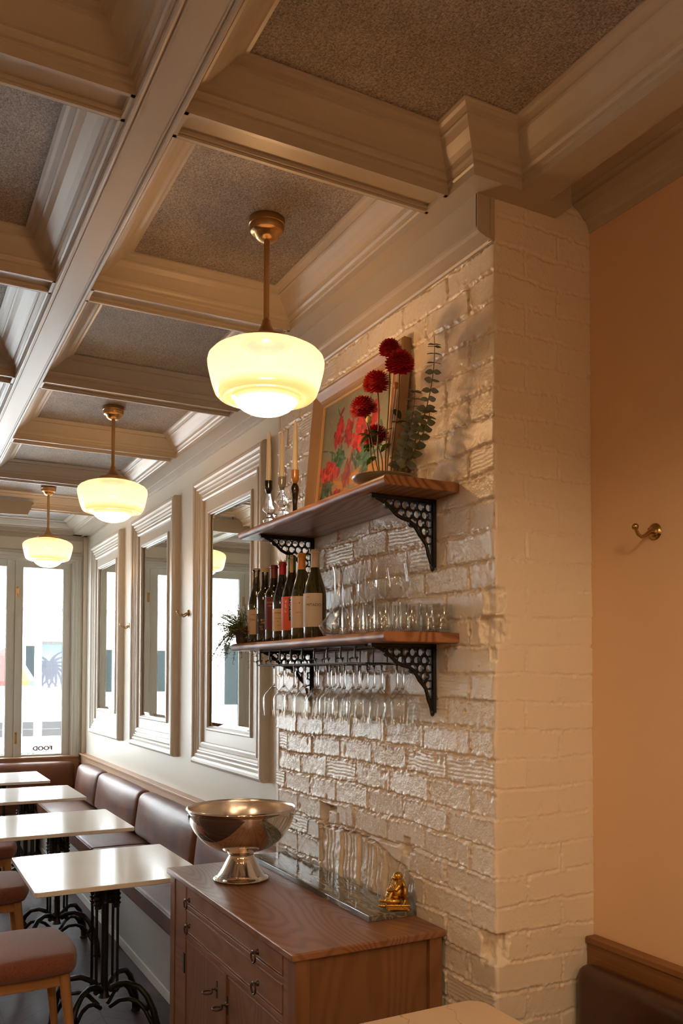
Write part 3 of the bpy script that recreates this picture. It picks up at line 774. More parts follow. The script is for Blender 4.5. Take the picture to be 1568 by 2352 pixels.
# ---- painting (a grid painted with brush strokes kept as its own colour layer)
def painted_grid(name, W, Hh, nx_, nz_, painter, rough=.5, layer='paint', coat=.0):
    img = painter(nx_, nz_)                       # (nz, nx, 3) linear
    xs = np.linspace(0, W, nx_); zs = np.linspace(0, Hh, nz_)
    V = [(0, float(a), float(b)) for b in zs for a in xs]
    Fc = [(j*nx_+i, j*nx_+i+1, (j+1)*nx_+i+1, (j+1)*nx_+i) for j in range(nz_-1) for i in range(nx_-1)]
    me = bpy.data.meshes.new(name); me.from_pydata(V, [], Fc)
    at = me.color_attributes.new(layer, 'FLOAT_COLOR', 'POINT')
    buf = np.ones((nz_*nx_, 4), np.float32); buf[:, :3] = img.reshape(-1, 3); at.data.foreach_set('color', buf.ravel())
    m = bpy.data.materials.new(name+'_paint'); m.use_nodes = True; nt = m.node_tree
    a_ = nt.nodes.new('ShaderNodeAttribute'); a_.attribute_name = layer
    b = nt.nodes['Principled BSDF']; nt.links.new(a_.outputs[0], b.inputs['Base Color']); b.inputs['Roughness'].default_value = rough
    me.materials.append(m)
    return me
def strokes_canvas(nx_, nz_):
    r = np.random.default_rng(42)
    X, Zc = np.meshgrid(np.linspace(0, 1, nx_), np.linspace(0, 1, nz_))     # X from the right end (near) to the left end
    X = 1-X                                                                  # 0 = left as seen
    img = np.zeros((nz_, nx_, 3)); img[:] = (.23, .215, .135)
    n = fbm(nz_, nx_, 20, 5, 4)[..., None]; img += n*np.array([.05, .05, .04])
    def stroke(cx, cz, rx, rz, ang, c, al=1.0):
        dx, dz_ = (X-cx)*1.25, Zc-cz; ca, sa = math.cos(ang), math.sin(ang)
        u_, v_ = dx*ca+dz_*sa, -dx*sa+dz_*ca
        k = np.clip((1-((u_/rx)**2+(v_/rz)**2))*4, 0, 1)[..., None]*al
        img[:] = img*(1-k)+np.array(c)*k
    for _ in range(50): stroke(r.uniform(0, 1), r.uniform(.3, 1), .08, .012, r.uniform(0, 3), np.array((.235, .22, .14))*r.uniform(.8, 1.2), .5)
    for _ in range(80): stroke(r.uniform(0, 1), r.uniform(0, .20), .12, .02, r.uniform(-.4, .4), np.array((.42, .19, .03))*r.uniform(.7, 1.25), .8)
    # vase
    for _ in range(40): stroke(.46+r.normal(0, .035), .22+r.uniform(-.12, .12), .05, .015, r.uniform(1.2, 1.9), np.array((.20, .035, .02))*r.uniform(.6, 1.7), .8)
    # foliage
    for cx, cz, w_, n_ in ((.30, .40, .10, 40), (.68, .32, .13, 60), (.60, .46, .10, 30), (.14, .14, .08, 30), (.86, .42, .07, 20)):
        for _ in range(n_): stroke(cx+r.normal(0, w_*.5), cz+r.normal(0, w_*.6), .052, .019, r.uniform(0, 3.1), np.array((.035, .085, .045))*r.uniform(.5, 2.2), .9)
    for pts in (((.22, .92), (.27, .82), (.30, .72)), ((.02, .55), (.12, .52), (.24, .46)), ((.75, .92), (.70, .84), (.64, .74)), ((.02, .3), (.1, .3), (.2, .33))):
        for (a, b), (c, d_) in zip(pts, pts[1:]):
            stroke((a+c)/2, (b+d_)/2, .07, .010, math.atan2(d_-b, (c-a)*1.25), (.05, .11, .06), .95)
    # gladioli and poppies
    for cx, cz, w_, hh, n_, c in ((.28, .68, .05, .14, 46, (.55, .035, .015)), (.43, .60, .05, .10, 34, (.50, .04, .02)), (.60, .66, .06, .20, 70, (.75, .08, .025)), (.78, .60, .05, .14, 30, (.62, .05, .02)), (.55, .47, .05, .10, 24, (.68, .07, .03)),
                                  (.10, .30, .07, .06, 50, (.78, .16, .09)), (.22, .27, .07, .06, 40, (.72, .14, .07)), (.16, .36, .05, .05, 22, (.66, .07, .05)), (.30, .04, .05, .03, 20, (.55, .03, .03))):
        for _ in range(n_): stroke(cx+r.normal(0, w_*.55), cz+r.normal(0, hh*.45), r.uniform(.026, .056), r.uniform(.014, .032), r.uniform(.6, 2.5), np.array(c)*np.array((.80, .40, .42))*r.uniform(.35, 1.35), .95)
    return np.clip(img, .005, .9)
def painting():
    t = thing('framed_painting', 'framed oil painting of red flowers in a vase, leaning on the brick wall', 'painting', (1.425, 2.340, ZU), 0)
    W, Hh, fw = .665, .535, .078
    ang = math.atan2(.05, Hh)
    t.rotation_euler = (0, ang, 0)
    # frame: cove moulding on all four sides, swept as rings in the YZ plane; front is -X
    prof = [(0, .028), (0, -.004), (.006, -.010), (.014, -.011), (.022, -.007), (.045, .003), (.058, .006), (.062, .003), (.068, .003), (.070, .010)]
    mb = MB()
    for d_, x in prof:
        mb.v.extend([(x, d_, d_), (x, W-d_, d_), (x, W-d_, Hh-d_), (x, d_, Hh-d_)])
    for j in range(len(prof)-1):
        for i in range(4):
            i2 = (i+1) % 4; mb.f.append((j*4+i, j*4+i2, (j+1)*4+i2, (j+1)*4+i))
    mb.f.append((0, 3, 2, 1))
    mb.build('frame', M_PICFRAME, t)
    sl = MB()
    for a, b, x in ((.070, .079, .006),):
        sl.box(x, x+.012, a, b, a, Hh-a).box(x, x+.012, W-b, W-a, a, Hh-a).box(x, x+.012, b, W-b, a, b).box(x, x+.012, b, W-b, Hh-b, Hh-a)
    sl.build('gilt_slip', mat('pale_gilt', (.74, .50, .26), .35, .3), t)
    me = painted_grid('canvas', W-.150, Hh-.150, 260, 200, strokes_canvas, .62)
    c = bpy.data.objects.new('canvas', me); COL.objects.link(c); c.parent = t; c.location = (.013, .075, .075)
    return t
painting()

# ---- flower dish with dahlias and eucalyptus
DX, DY = 1.345, 2.262
dish = MB().lathe([(0, .004), (.030, .004), (.034, 0), (.040, 0), (.042, .006), (.070, .018), (.092, .032), (.098, .040), (.0985, .044), (.095, .044), (.086, .034), (.060, .020), (.030, .014), (0, .012)], 48)
dish = dish.build('flower_dish', mat('celadon_stoneware', (.25, .245, .175), .25, bump=(40, .1), noise=(12, (.20, .195, .14))), None, smooth=60); dish.location = (DX, DY, ZU); dish.scale = (1, 1, .8)
tag(dish, 'wide grey-green pottery dish holding the cut flowers', 'dish')
M_PETAL = mat('crimson_petal', (.60, .010, .022), .6, noise=(40, (.42, .005, .012)))
M_PETAL_O = mat('scarlet_petal', (.72, .045, .014), .6, noise=(40, (.55, .015, .010)))
M_STEM = mat('brown_green_stem', (.12, .085, .035), .5)
M_LEAF = mat('dahlia_leaf', (.060, .10, .012), .45, noise=(30, (.03, .06, .008)))
M_EUC = mat('eucalyptus_leaf', (.21, .23, .16), .5, noise=(30, (.13, .155, .105)))
translucent_leaf(M_LEAF); translucent_leaf(M_EUC, .3)
def leaf(mb, p, d_, n_, L_, W_, curl=.15, k=5, roundness=1.0):
    d_ = Vector(d_).normalized(); s = d_.cross(Vector(n_)); 
    if s.length < 1e-4: s = d_.orthogonal()
    s.normalize(); up = s.cross(d_).normalized(); v = []; f = []
    for i in range(k+1):
        t_ = i/k; w_ = W_*math.sin(PI*min(1, t_**(.8/roundness)*.97+.03))**.8
        c = Vector(p)+d_*L_*t_ - up*curl*L_*t_*t_
        v += [c-s*w_+up*W_*.18, c, c+s*w_+up*W_*.18]
    for i in range(k):
        a = i*3; f += [(a, a+1, a+4, a+3), (a+1, a+2, a+5, a+4)]
    mb.add(v, f)
def dahlia(head, r_, label, m, foot_off, lv=2):
    hd = Vector(head); ft = Vector((DX+foot_off[0], DY+foot_off[1], ZU+.022))
    t = thing('dahlia', label, 'flower', ft, 0, 'red dahlias in the pottery dish')
    H_ = hd-ft; axis = (H_.normalized()+Vector((-.45, -.55, .05))).normalized()
    b = MB(); R_ = random.Random(int(head[0]*1e4+head[2]*1e3))
    n = 210
    q = axis.to_track_quat('Z', 'Y')
    for i in range(n):
        ph = i*2.39996; ct = 1-1.62*(i+.5)/n; st_ = math.sqrt(max(0, 1-ct*ct))
        dl = Vector((st_*math.cos(ph), st_*math.sin(ph), ct)); dw = q @ dl
        L_ = r_*(.34+.12*(i/n))*R_.uniform(.92, 1.1); base = H_+dw*r_*.56
        tip = (dw+axis*.10*(1-ct))
        nn = q @ Vector((-ct*math.cos(ph), -ct*math.sin(ph), st_))
        leaf(b, base, tip, -nn, L_, r_*.165, -.25 if ct > 0 else .25, 3, .8)
    b.sphere(H_, r_*.60, 14, 10)
    b.build('bloom', m, t, smooth=50)
    k = MB(); pts = []
    for i in range(9):
        s_ = i/8; p = H_*s_ + Vector((.010*math.sin(s_*5+head[0]*40), .008*math.sin(s_*4+head[1]*30), 0))*(s_*(1-s_)*2.2)
        pts.append(p)
    k.tube(pts, .0023, 8); k.build('stem', M_STEM, t, smooth=60)
    if lv:
        l = MB()
        for i in range(lv):
            s_ = R_.uniform(.35, .9); p = pts[int(s_*8)]; a = R_.uniform(0, 6.28)
            for da in (-.5, 0, .5): leaf(l, p, (math.cos(a+da), math.sin(a+da), R_.uniform(-.4, .5)), (0, 0, 1), R_.uniform(.022, .040), .010, .3)
        for i in range(6):
            a = i*PI/3; leaf(l, H_-axis*r_*.52, Vector((math.cos(a), math.sin(a), .2)), (0, 0, 1), .018, .005, .1)
        l.build('leaves', M_LEAF, t, smooth=60)
    return t
dahlia((1.362, 2.250, 2.632), .037, 'topmost red dahlia, seen from behind against the frame corner', M_PETAL, (.012, .01), 0)
dahlia((1.352, 2.178, 2.563), .046, 'dark red dahlia just under the topmost bloom', M_PETAL, (.018, -.014), 1)
dahlia((1.352, 2.315, 2.542), .047, 'scarlet orange-tinged dahlia in the middle of the bunch', M_PETAL_O, (-.004, .012), 2)
dahlia((1.345, 2.390, 2.482), .047, 'bright red dahlia leaning farthest left over the painting', M_PETAL, (-.014, .020), 2)
dahlia((1.385, 2.380, 2.392), .046, 'low red dahlia hanging behind the stems', M_PETAL, (.02, .026), 0)
def bud(p, col_, label, foot):
    ft = Vector((DX+foot[0], DY+foot[1], ZU+.022)); H_ = Vector(p)-ft
    t = thing('flower_bud', label, 'flower bud', ft, 0, 'closed buds in the flower dish')
    MB().sphere(H_, .010, 12, 8, (1, 1, 1.15)).build('bud', col_, t, smooth=60)
    MB().tube([H_*s_ + Vector((0, .02*s_*(1-s_), 0)) for s_ in (0, .2, .4, .6, .8, .92, .98)], .0016, 6).build('stem', M_STEM, t, smooth=60)
    l = MB()
    for i in range(5):
        a = i*1.256; leaf(l, H_-Vector((0, 0, .009)), (math.cos(a), math.sin(a), .9), (0, 0, 1), .016, .005, -.2)
    for s_, a in ((.75, .5), (.55, 3.4), (.62, 5.2), (.4, 1.8)):
        leaf(l, H_*s_, (math.cos(a), math.sin(a), -.1), (0, 0, 1), .045, .014, .4)
    l.build('leaves', M_LEAF, t, smooth=60)
bud((1.34, 2.345, 2.432), mat('cream_bud', (.55, .45, .14), .5), 'pale cream flower bud in front of the bunch', (-.006, .006))
bud((1.375, 2.235, 2.515), mat('rust_bud', (.42, .17, .04), .5), 'rust coloured flower bud beside the painting edge', (.01, .0))
def eucalyptus(tip, foot, n, label, bend, size):
    ft = Vector((DX+foot[0], DY+foot[1], ZU+.022)); H_ = Vector(tip)-ft
    t = thing('eucalyptus_branch', label, 'eucalyptus branch', ft, 0, 'eucalyptus branches in the flower dish')
    pts = [H_*s_ + Vector(bend)*(4*s_*(1-s_)) for s_ in np.linspace(0, 1, 14)]
    MB().tube(pts, [.0026-.0018*i/13 for i in range(14)], 8).build('stem', M_STEM, t, smooth=60)
    l = MB(); R_ = random.Random(n*7)
    for i in range(n):
        s_ = .18+.82*i/(n-1); k = s_*13; a = pts[int(min(12, k))].lerp(pts[int(min(13, k+1))], k-int(k))
        w_ = 0.9*(i % 2)+R_.uniform(-.3, .3) + (-.5)
        sz = size*(1.12-.50*s_)
        for sg in (0, PI):
            dv = Vector((math.cos(w_+sg)*.9+.5*math.cos(sg), -math.sin(w_+sg)*.5-.35*math.cos(sg), R_.uniform(-.15, .35)))
            leaf(l, a, dv, Vector((-.45+R_.uniform(-.5, .5), -.85+R_.uniform(-.4, .4), .15+.5*R_.random()+(.9 if s_ > .75 else 0))), sz*1.45, sz*.62, .1, 6, 1.0)
    l.build('leaves', M_EUC, t, smooth=60)
eucalyptus((1.415, 2.085, 2.625), (.03, -.02), 14, 'tall eucalyptus branch standing nearest the corner', (.02, -.035, 0), .023)
eucalyptus((1.400, 2.165, 2.500), (.03, 0), 12, 'shorter dense eucalyptus branch behind the dahlias', (.01, -.015, 0), .025)
eucalyptus((1.420, 2.115, 2.420), (.035, -.012), 9, 'low drooping eucalyptus branch close to the shelf end', (.01, -.035, .02), .024)

# ================================================================== LOWER SHELF
def wine_bottle(pos, h, r_, kind, glass, foil, foil_h, lab, label):
    """lab: (z0, z1, colour, centre angle, half width)"""
    t = thing('wine_bottle', label, 'wine bottle', pos, 0, 'wine bottles on the lower shelf')
    nr = .0145
    if kind == 'burgundy': pr = [(0, .008), (r_*.6, .004), (r_*.92, 0), (r_, .006), (r_, h*.46), (r_*.97, h*.52), (r_*.86, h*.59), (r_*.66, h*.67), (r_*.47, h*.745), (nr*1.06, h*.81), (nr*.96, h*.86), (nr*.96, h*.955), (nr*1.13, h*.96), (nr*1.13, h*.98), (nr*.97, h*.985), (nr*.95, h), (0, h)]
    else: pr = [(0, .008), (r_*.6, .004), (r_*.92, 0), (r_, .006), (r_, h*.60), (r_*.97, h*.635), (r_*.84, h*.672), (r_*.60, h*.70), (nr*1.2, h*.735), (nr*1.0, h*.78), (nr*.98, h*.955), (nr*1.13, h*.96), (nr*1.13, h*.98), (nr*.97, h*.985), (nr*.95, h), (0, h)]
    MB().lathe(pr, 40).build('glass_body', glass, t, smooth=50)
    if foil is not None:
        zf = h*(1-foil_h); f_ = [(np.interp(zf, [p[1] for p in pr[4:]], [p[0] for p in pr[4:]])+.0006, zf)]
        f_ += [(p[0]+.0006, p[1]) for p in pr if p[1] > zf+.002 and p[0] > 0] + [(0, h+.0006)]
        MB().lathe(f_, 32).build('foil_capsule', foil, t, smooth=40)
    for (z0, z1, c, ang, hw) in lab:
        o = MB().lathe([(r_+.0005, z0), (r_+.0007, z0+.001), (r_+.0007, z1-.001), (r_+.0005, z1)], 24, a0=ang-hw, a1=ang+hw).build('label', mat('label_%02x%02x%02x' % tuple(int(q*255) for q in c), c, .6), t, smooth=60)
    return t
def curved_text(t, s, size, r_, ang, z, m, vertical=False, flip=False):
    lab = [c for c in t.children if c.name.startswith('label')][0]
    mb = MB()
    if vertical:
        for i, ch in enumerate(s):
            v, f = text_geo(ch, size); mb.add([((r_+.0012)*math.cos(ang+x/r_), (r_+.0012)*math.sin(ang+x/r_), z-i*size*.88+y) for x, y in v], f)
    else:
        v, f = text_geo(s, size)
        if flip: v = [(-y, x) for x, y in v]
        mb.add([((r_+.0012)*math.cos(ang+x/r_), (r_+.0012)*math.sin(ang+x/r_), z+y) for x, y in v], f)
    mb.build('printing', m, lab)
M_INK = mat('label_ink', (.03, .03, .04), .5); M_INKR = mat('label_ink_red', (.5, .06, .03), .5); M_INKW = mat('label_white', (.75, .70, .62), .5)
M_CORK = mat('pale_cork', (.58, .42, .24), .6)
CAMD = lambda x, y: math.atan2(-y, -x)
def bt(i, x, y, h, r_, kind, glass, foil, fh, labs, label, centre=-.62):
    a = CAMD(x, y)
    return wine_bottle((x, y, ZL), h, r_, kind, glass, foil, fh, [(z0, z1, c, a+centre, hw) for z0, z1, c, hw in labs], label), a+centre
PINK = (.56, .42, .31)
t, a = bt(7, 1.352, 2.755, .325, .0415, 'burgundy', G_OLIVE, mat('ivory_foil', (.62, .52, .38), .4), .20, [(.045, .165, (.50, .43, .35), 1.30)], 'wine bottle with ivory foil and a plain grey label, nearest the glasses')
curved_text(t, 'MITADO', .0145, .0415, a+.50, .118, M_INK); 
curved_text(t, 'VINO', .005, .0415, a+.0, .150, M_INK)
t, a = bt(6, 1.338, 2.838, .322, .0385, 'burgundy', G_OLIVE, mat('orange_foil', (.75, .29, .035), .35), .19, [(.045, .160, PINK, 1.25)], 'wine bottle with orange foil and a blush label with small feathers')
curved_text(t, 'NIRVA', .008, .0385, a+.35, .098, M_INKR); curved_text(t, ', . v', .014, .0385, a+.25, .132, M_INK)
t, a = bt(5, 1.335, 2.917, .322, .0385, 'burgundy', G_DARK, None, 0, [(.040, .165, (.66, .10, .05), 1.25)], 'wine bottle with bare green neck, cork strip and a red label')
lab5 = [c for c in t.children if c.name.startswith('label')][0]
MB().lathe([(.0395, .075), (.0397, .160)], 8, a0=a+.33, a1=a+.72).build('label_band', mat('black_band', (.02, .02, .02), .5), lab5)
curved_text(t, '2023', .020, .0395, a+.52, .144, M_INKW, vertical=True); curved_text(t, 'VEL', .019, .0390, a+.02, .140, M_INKW, vertical=True)
MB().lathe([(.0150, .240), (.0154, .312), (.0150, .320), (0, .3225)], 24).build('green_neck', G_GREEN, t, smooth=40)
MB().lathe([(.0158, .250), (.0160, .318), (.0150, .323), (.004, .324)], 8, a0=a+.1, a1=a+.9).build('paper_strip', M_CORK, t, smooth=40)
t, a = bt(4, 1.330, 2.993, .306, .0375, 'burgundy', G_DARK, mat('red_foil', (.45, .01, .02), .3), .16, [(.040, .125, (.60, .44, .26), 1.2)], 'wine bottle with bright red foil and a cream label of small print')
curved_text(t, 'OYPANO', .010, .0375, a+.25, .105, M_INK); curved_text(t, 'vino tinto', .006, .0375, a+.15, .086, M_INK); curved_text(t, 'seco', .006, .0375, a+.15, .076, M_INK)
curved_text(t, 'de la casa', .005, .0375, a+.3, .060, M_INK)
t, a = bt(3, 1.326, 3.065, .302, .0350, 'bordeaux', G_DARK, mat('maroon_foil', (.16, .02, .015), .35), .17, [(.050, .175, (.14, .018, .020), 1.2)], 'wine bottle with dull maroon foil and a maroon label')
curved_text(t, 'ROSSO', .010, .0350, a+.25, .150, M_CORK)
curved_text(t, 'SINNA', .008, .0350, a+.25, .138, M_CORK)
t, a = bt(2, 1.318, 3.134, .298, .0335, 'bordeaux', G_DARK, M_CORK, .055, [(.035, .115, (.035, .028, .026), 1.2)], 'dark wine bottle with wooden stopper and a black flowered label', -.5)
curved_text(t, '* % *', .026, .0335, a+.2, .075, M_CORK); curved_text(t, '% *', .024, .0335, a+.3, .050, mat('copper_ink', (.45, .20, .08), .5))
t, a = bt(1, 1.308, 3.203, .303, .0335, 'burgundy', G_OLIVE, M_CORK, .022, [(.035, .135, PINK, 1.2)], 'wine bottle with cork top and a blush label, standing beside the plant')
curved_text(t, 'TON, 21', .011, .0335, a+.3, .090, M_INK); curved_text(t, 'blanco', .006, .0335, a+.3, .112, M_INK)
bottles = t

# trailing plant
pl = thing('trailing_plant', 'small trailing creeping plant in a dark pot at the far end of the lower shelf', 'potted plant', (1.31, 3.262, ZL-.001))
pl.location = (1.345, 3.150+.02, ZL)
pl.location = (1.276, 3.268, ZL)
def plant():
    MB().lathe([(0, 0), (.025, 0), (.028, .01), (.031, .060), (.032, .062), (.029, .062), (.027, .05), (0, .05)], 28).build('pot', mat('dark_clay_pot', (.05, .04, .035), .6), pl, smooth=40)
    l = MB(); R_ = random.Random(8); stm = MB()
    for i in range(150):
        a = R_.uniform(0, 2*PI) if R_.random() < .45 else R_.uniform(.45*PI, 1.05*PI); up_ = R_.random()
        L_ = R_.uniform(.06, .12) if up_ > .35 else R_.uniform(.12, .21)
        el = R_.uniform(.1, 1.4) if up_ > .35 else R_.uniform(-.1, .4)
        d0 = Vector((math.cos(a)*math.cos(el), math.sin(a)*math.cos(el), math.sin(el))); p = Vector((R_.uniform(-.02, .02), R_.uniform(-.02, .02), .055)); pts = [p.copy()]
        for s_ in range(7):
            d0 = (d0+Vector((0, 0, -.10 if up_ > .35 else -.30))+Vector([R_.uniform(-.15, .15) for _ in range(3)])).normalized(); p = p+d0*L_/7; pts.append(p.copy())
            for q in range(3):
                aa = R_.uniform(0, 6.28); dd = Vector((math.cos(aa), math.sin(aa), R_.uniform(-.3, .6)))
                leaf(l, p, dd, (0, 0, 1), R_.uniform(.007, .013), R_.uniform(.003, .0055), .2, 2)
        stm.tube(pts, .0008, 4, cap=False)
    f = l.build('foliage', translucent_leaf(mat('creeper_leaf', (.46, .46, .15), .5, noise=(60, (.24, .27, .08))), .55), pl); f['kind'] = 'stuff'
    g = stm.build('tendrils', mat('tendril', (.10, .09, .03), .6), pl); g['kind'] = 'stuff'
plant()

# tumblers
ORD = ['nearest', 'second', 'third', 'fourth', 'fifth', 'sixth', 'seventh', 'eighth', 'ninth', 'tenth']
def tumbler(pos, label):
    r_ = .0305; h = .088
    mb = MB().lathe([(0, .004), (.020, .004), (.024, 0), (.026, .003), (r_*.99, .018), (r_, .030), (r_, h-.001), (r_-.0006, h), (r_-.0016, h-.001), (r_-.0016, .030), (r_-.003, .020), (.020, .010), (0, .009)], 36)
    o = mb.build('glass_tumbler', G_WINE, None, smooth=50); o.location = pos
    return tag(o, label, 'tumbler', 'clear tumblers on the lower shelf')
tum = None
rows = [(1.288, 'front row'), (1.352, 'second row'), (1.416, 'third row'), (1.468, 'rear row against the brick')]
for ri, (x, rn) in enumerate(rows):
    n = [4, 4, 3, 3][ri]
    for i in range(n):
        y = 2.110 + (.012 if ri % 2 else 0) + i*.067
        if ri == 0: y += .055
        lb = 'clear tumbler in the %s, %s from the shelf end' % (rn, ORD[i].replace('nearest', 'first'))
        if tum is None: tum = tumbler((x, y, ZL), lb)
        else: dup(tum, (x, y, ZL), 0, lb)

# stemmed glasses standing behind, decanters
def wine_glass(name, loc, label, group, bowl_r=.043, bowl_h=.105, stem=.075, foot=.034, cat='wine glass'):
    t = thing(name, label, cat, loc, 0, group)
    MB().lathe([(0, .0005), (foot, .0005), (foot, .0018), (foot*.5, .004), (.006, .006), (.0038, .014), (.0030, stem*.5), (.0034, stem-.014), (.005, stem-.005), (.009, stem), (0, stem+.001)], 28).build('stem', G_SOLID, t, smooth=60)
    z = stem; R_ = bowl_r
    out = [(0, z), (.010, z+.001), (R_*.50, z+bowl_h*.12), (R_*.86, z+bowl_h*.27), (R_, z+bowl_h*.40), (R_*.985, z+bowl_h*.6), (R_*.90, z+bowl_h*.85), (R_*.84, z+bowl_h)]
    MB().lathe(out, 40).build('bowl', G_WINE, t, smooth=70)
    return t
wine_glass('wine_glass', (1.432, 2.472, ZL), 'large balloon wine glass standing behind the tumblers, nearer the decanters', 'wine glasses standing on the shelf', .058, .130, .105, .038)
wine_glass('wine_glass', (1.432, 2.356, ZL), 'large balloon wine glass standing among the tumblers, nearer the shelf end', 'wine glasses standing on the shelf', .056, .128, .110, .038)
def decanter(loc, prof, label, lean=None):
    t = thing('decanter', label, 'decanter', loc, 0, 'glass decanters')
    mb = MB().lathe(prof, 44).build('vessel', G_WINE, t, smooth=60)
    return t
decanter((1.325, 2.520, ZL), [(0, .006), (.040, .002), (.050, .004), (.066, .030), (.070, .038), (.066, .044), (.045, .062), (.026, .085), (.018, .110), (.015, .150), (.014, .19), (.016, .215), (.022, .235), (.021, .235), (.0145, .21), (.0125, .15), (.0155, .11), (.024, .085), (.043, .060), (.062, .044), (.056, .03), (.04, .01), (0, .012)], 'squat wide based glass decanter behind the first tumblers')
def lean_decanter(loc, ang, dirn, label):
    t = thing('decanter', label, 'decanter', loc, dirn, 'glass decanters')
    MB().lathe([(0, .004), (.030, .001), (.038, .006), (.044, .026), (.041, .050), (.031, .068), (.022, .080)], 40).build('vessel', G_WINE, t, smooth=60)
    p = [Vector((0, 0, .070))]; 
    pts = [(0, 0, .076), (.012, 0, .10), (.022, 0, .13), (.022, 0, .16), (.010, 0, .20), (-.004, 0, .245)]
    MB().tube(pts, [.022, .017, .0135, .012, .0115, .0125], 24, cap=False).build('neck', G_WINE, t, smooth=60)
lean_decanter((1.425, 2.672, ZL), .2, 0.4, 'tall glass decanter with a crooked neck, beside the last wine bottle')
lean_decanter((1.445, 2.572, ZL), .2, 1.2, 'tall glass decanter with a crooked neck, behind the squat decanter')

# glass rack and hanging glasses
rack = thing('glass_rack', 'black wire glass rack screwed under the lower shelf', 'glass rack', (1.25, 2.2, ZL-.030))
RY = [2.278+.094*i for i in range(9)]                # hanger positions along the shelf
mb = MB(); zt, zb = -.006, -.060
for yy in (RY[0]-.0, RY[-1]+.0):
    pass
for i, y in enumerate(RY):
    yl = y-2.2
    mb.tube([(.012, yl, zt), (.006, yl, zt-.004), (.004, yl, zt-.012), (.004, yl, zb+.016)], .0036, 6)
    # U shaped slot wires running back to the wall
    mb.tube([(.235, yl-.022, zb), (.0, yl-.022, zb), (-.002, yl-.022, zb+.014), (.004, yl-.018, zb+.017), (.004, yl+.018, zb+.017), (-.002, yl+.022, zb+.014), (.0, yl+.022, zb), (.235, yl+.022, zb)], .0030, 6)
    mb.tube([(.232, yl, zt), (.232, yl, zb)], .0022, 6)
y_a, y_b = .022, RY[-1]-2.2+.020
mb.tube([(.012, y_a, zt), (.012, y_b, zt)], .0045, 6); mb.tube([(.232, y_a, zt), (.232, y_b, zt)], .0035, 6)
mb.tube([(.232, y_a, zb), (.232, y_b, zb)], .0022, 6).tube([(.0, y_a-.02, zb), (.0, y_b, zb)], .0028, 6)
mb.build('wire_frame', M_IRON, rack, smooth=50)
hang = wine_glass('hanging_wine_glass', (0, 0, 0), 'x', 'wine glasses hanging under the lower shelf', .040, .108, .086, .034)
for ch in hang.children:                      # upside down: foot on the wires, bowl below
    for v in ch.data.vertices: v.co.z = -v.co.z
    ch.data.flip_normals()
first = True
RowN = ['front', 'middle', 'rear']
slots = [RY[0]-.047+.094*i for i in range(9)]
for i, y in enumerate(slots):
    for j, x in enumerate((1.292, 1.375, 1.457)):
        if (i == 0 and j == 0) or (j == 2 and i not in (1, 3, 4, 6)): continue
        lb = 'upturned wine glass hanging %s in the %s rack slot from the near bracket' % (RowN[j], ORD[i].replace('nearest', 'first'))
        p = (x+random.uniform(-.001, .001), y+random.uniform(-.004, .004), ZL-.030-.056)
        if first: hang.location = p; hang['label'] = lb; first = False
        else: dup(hang, p, random.uniform(0, 3), lb)

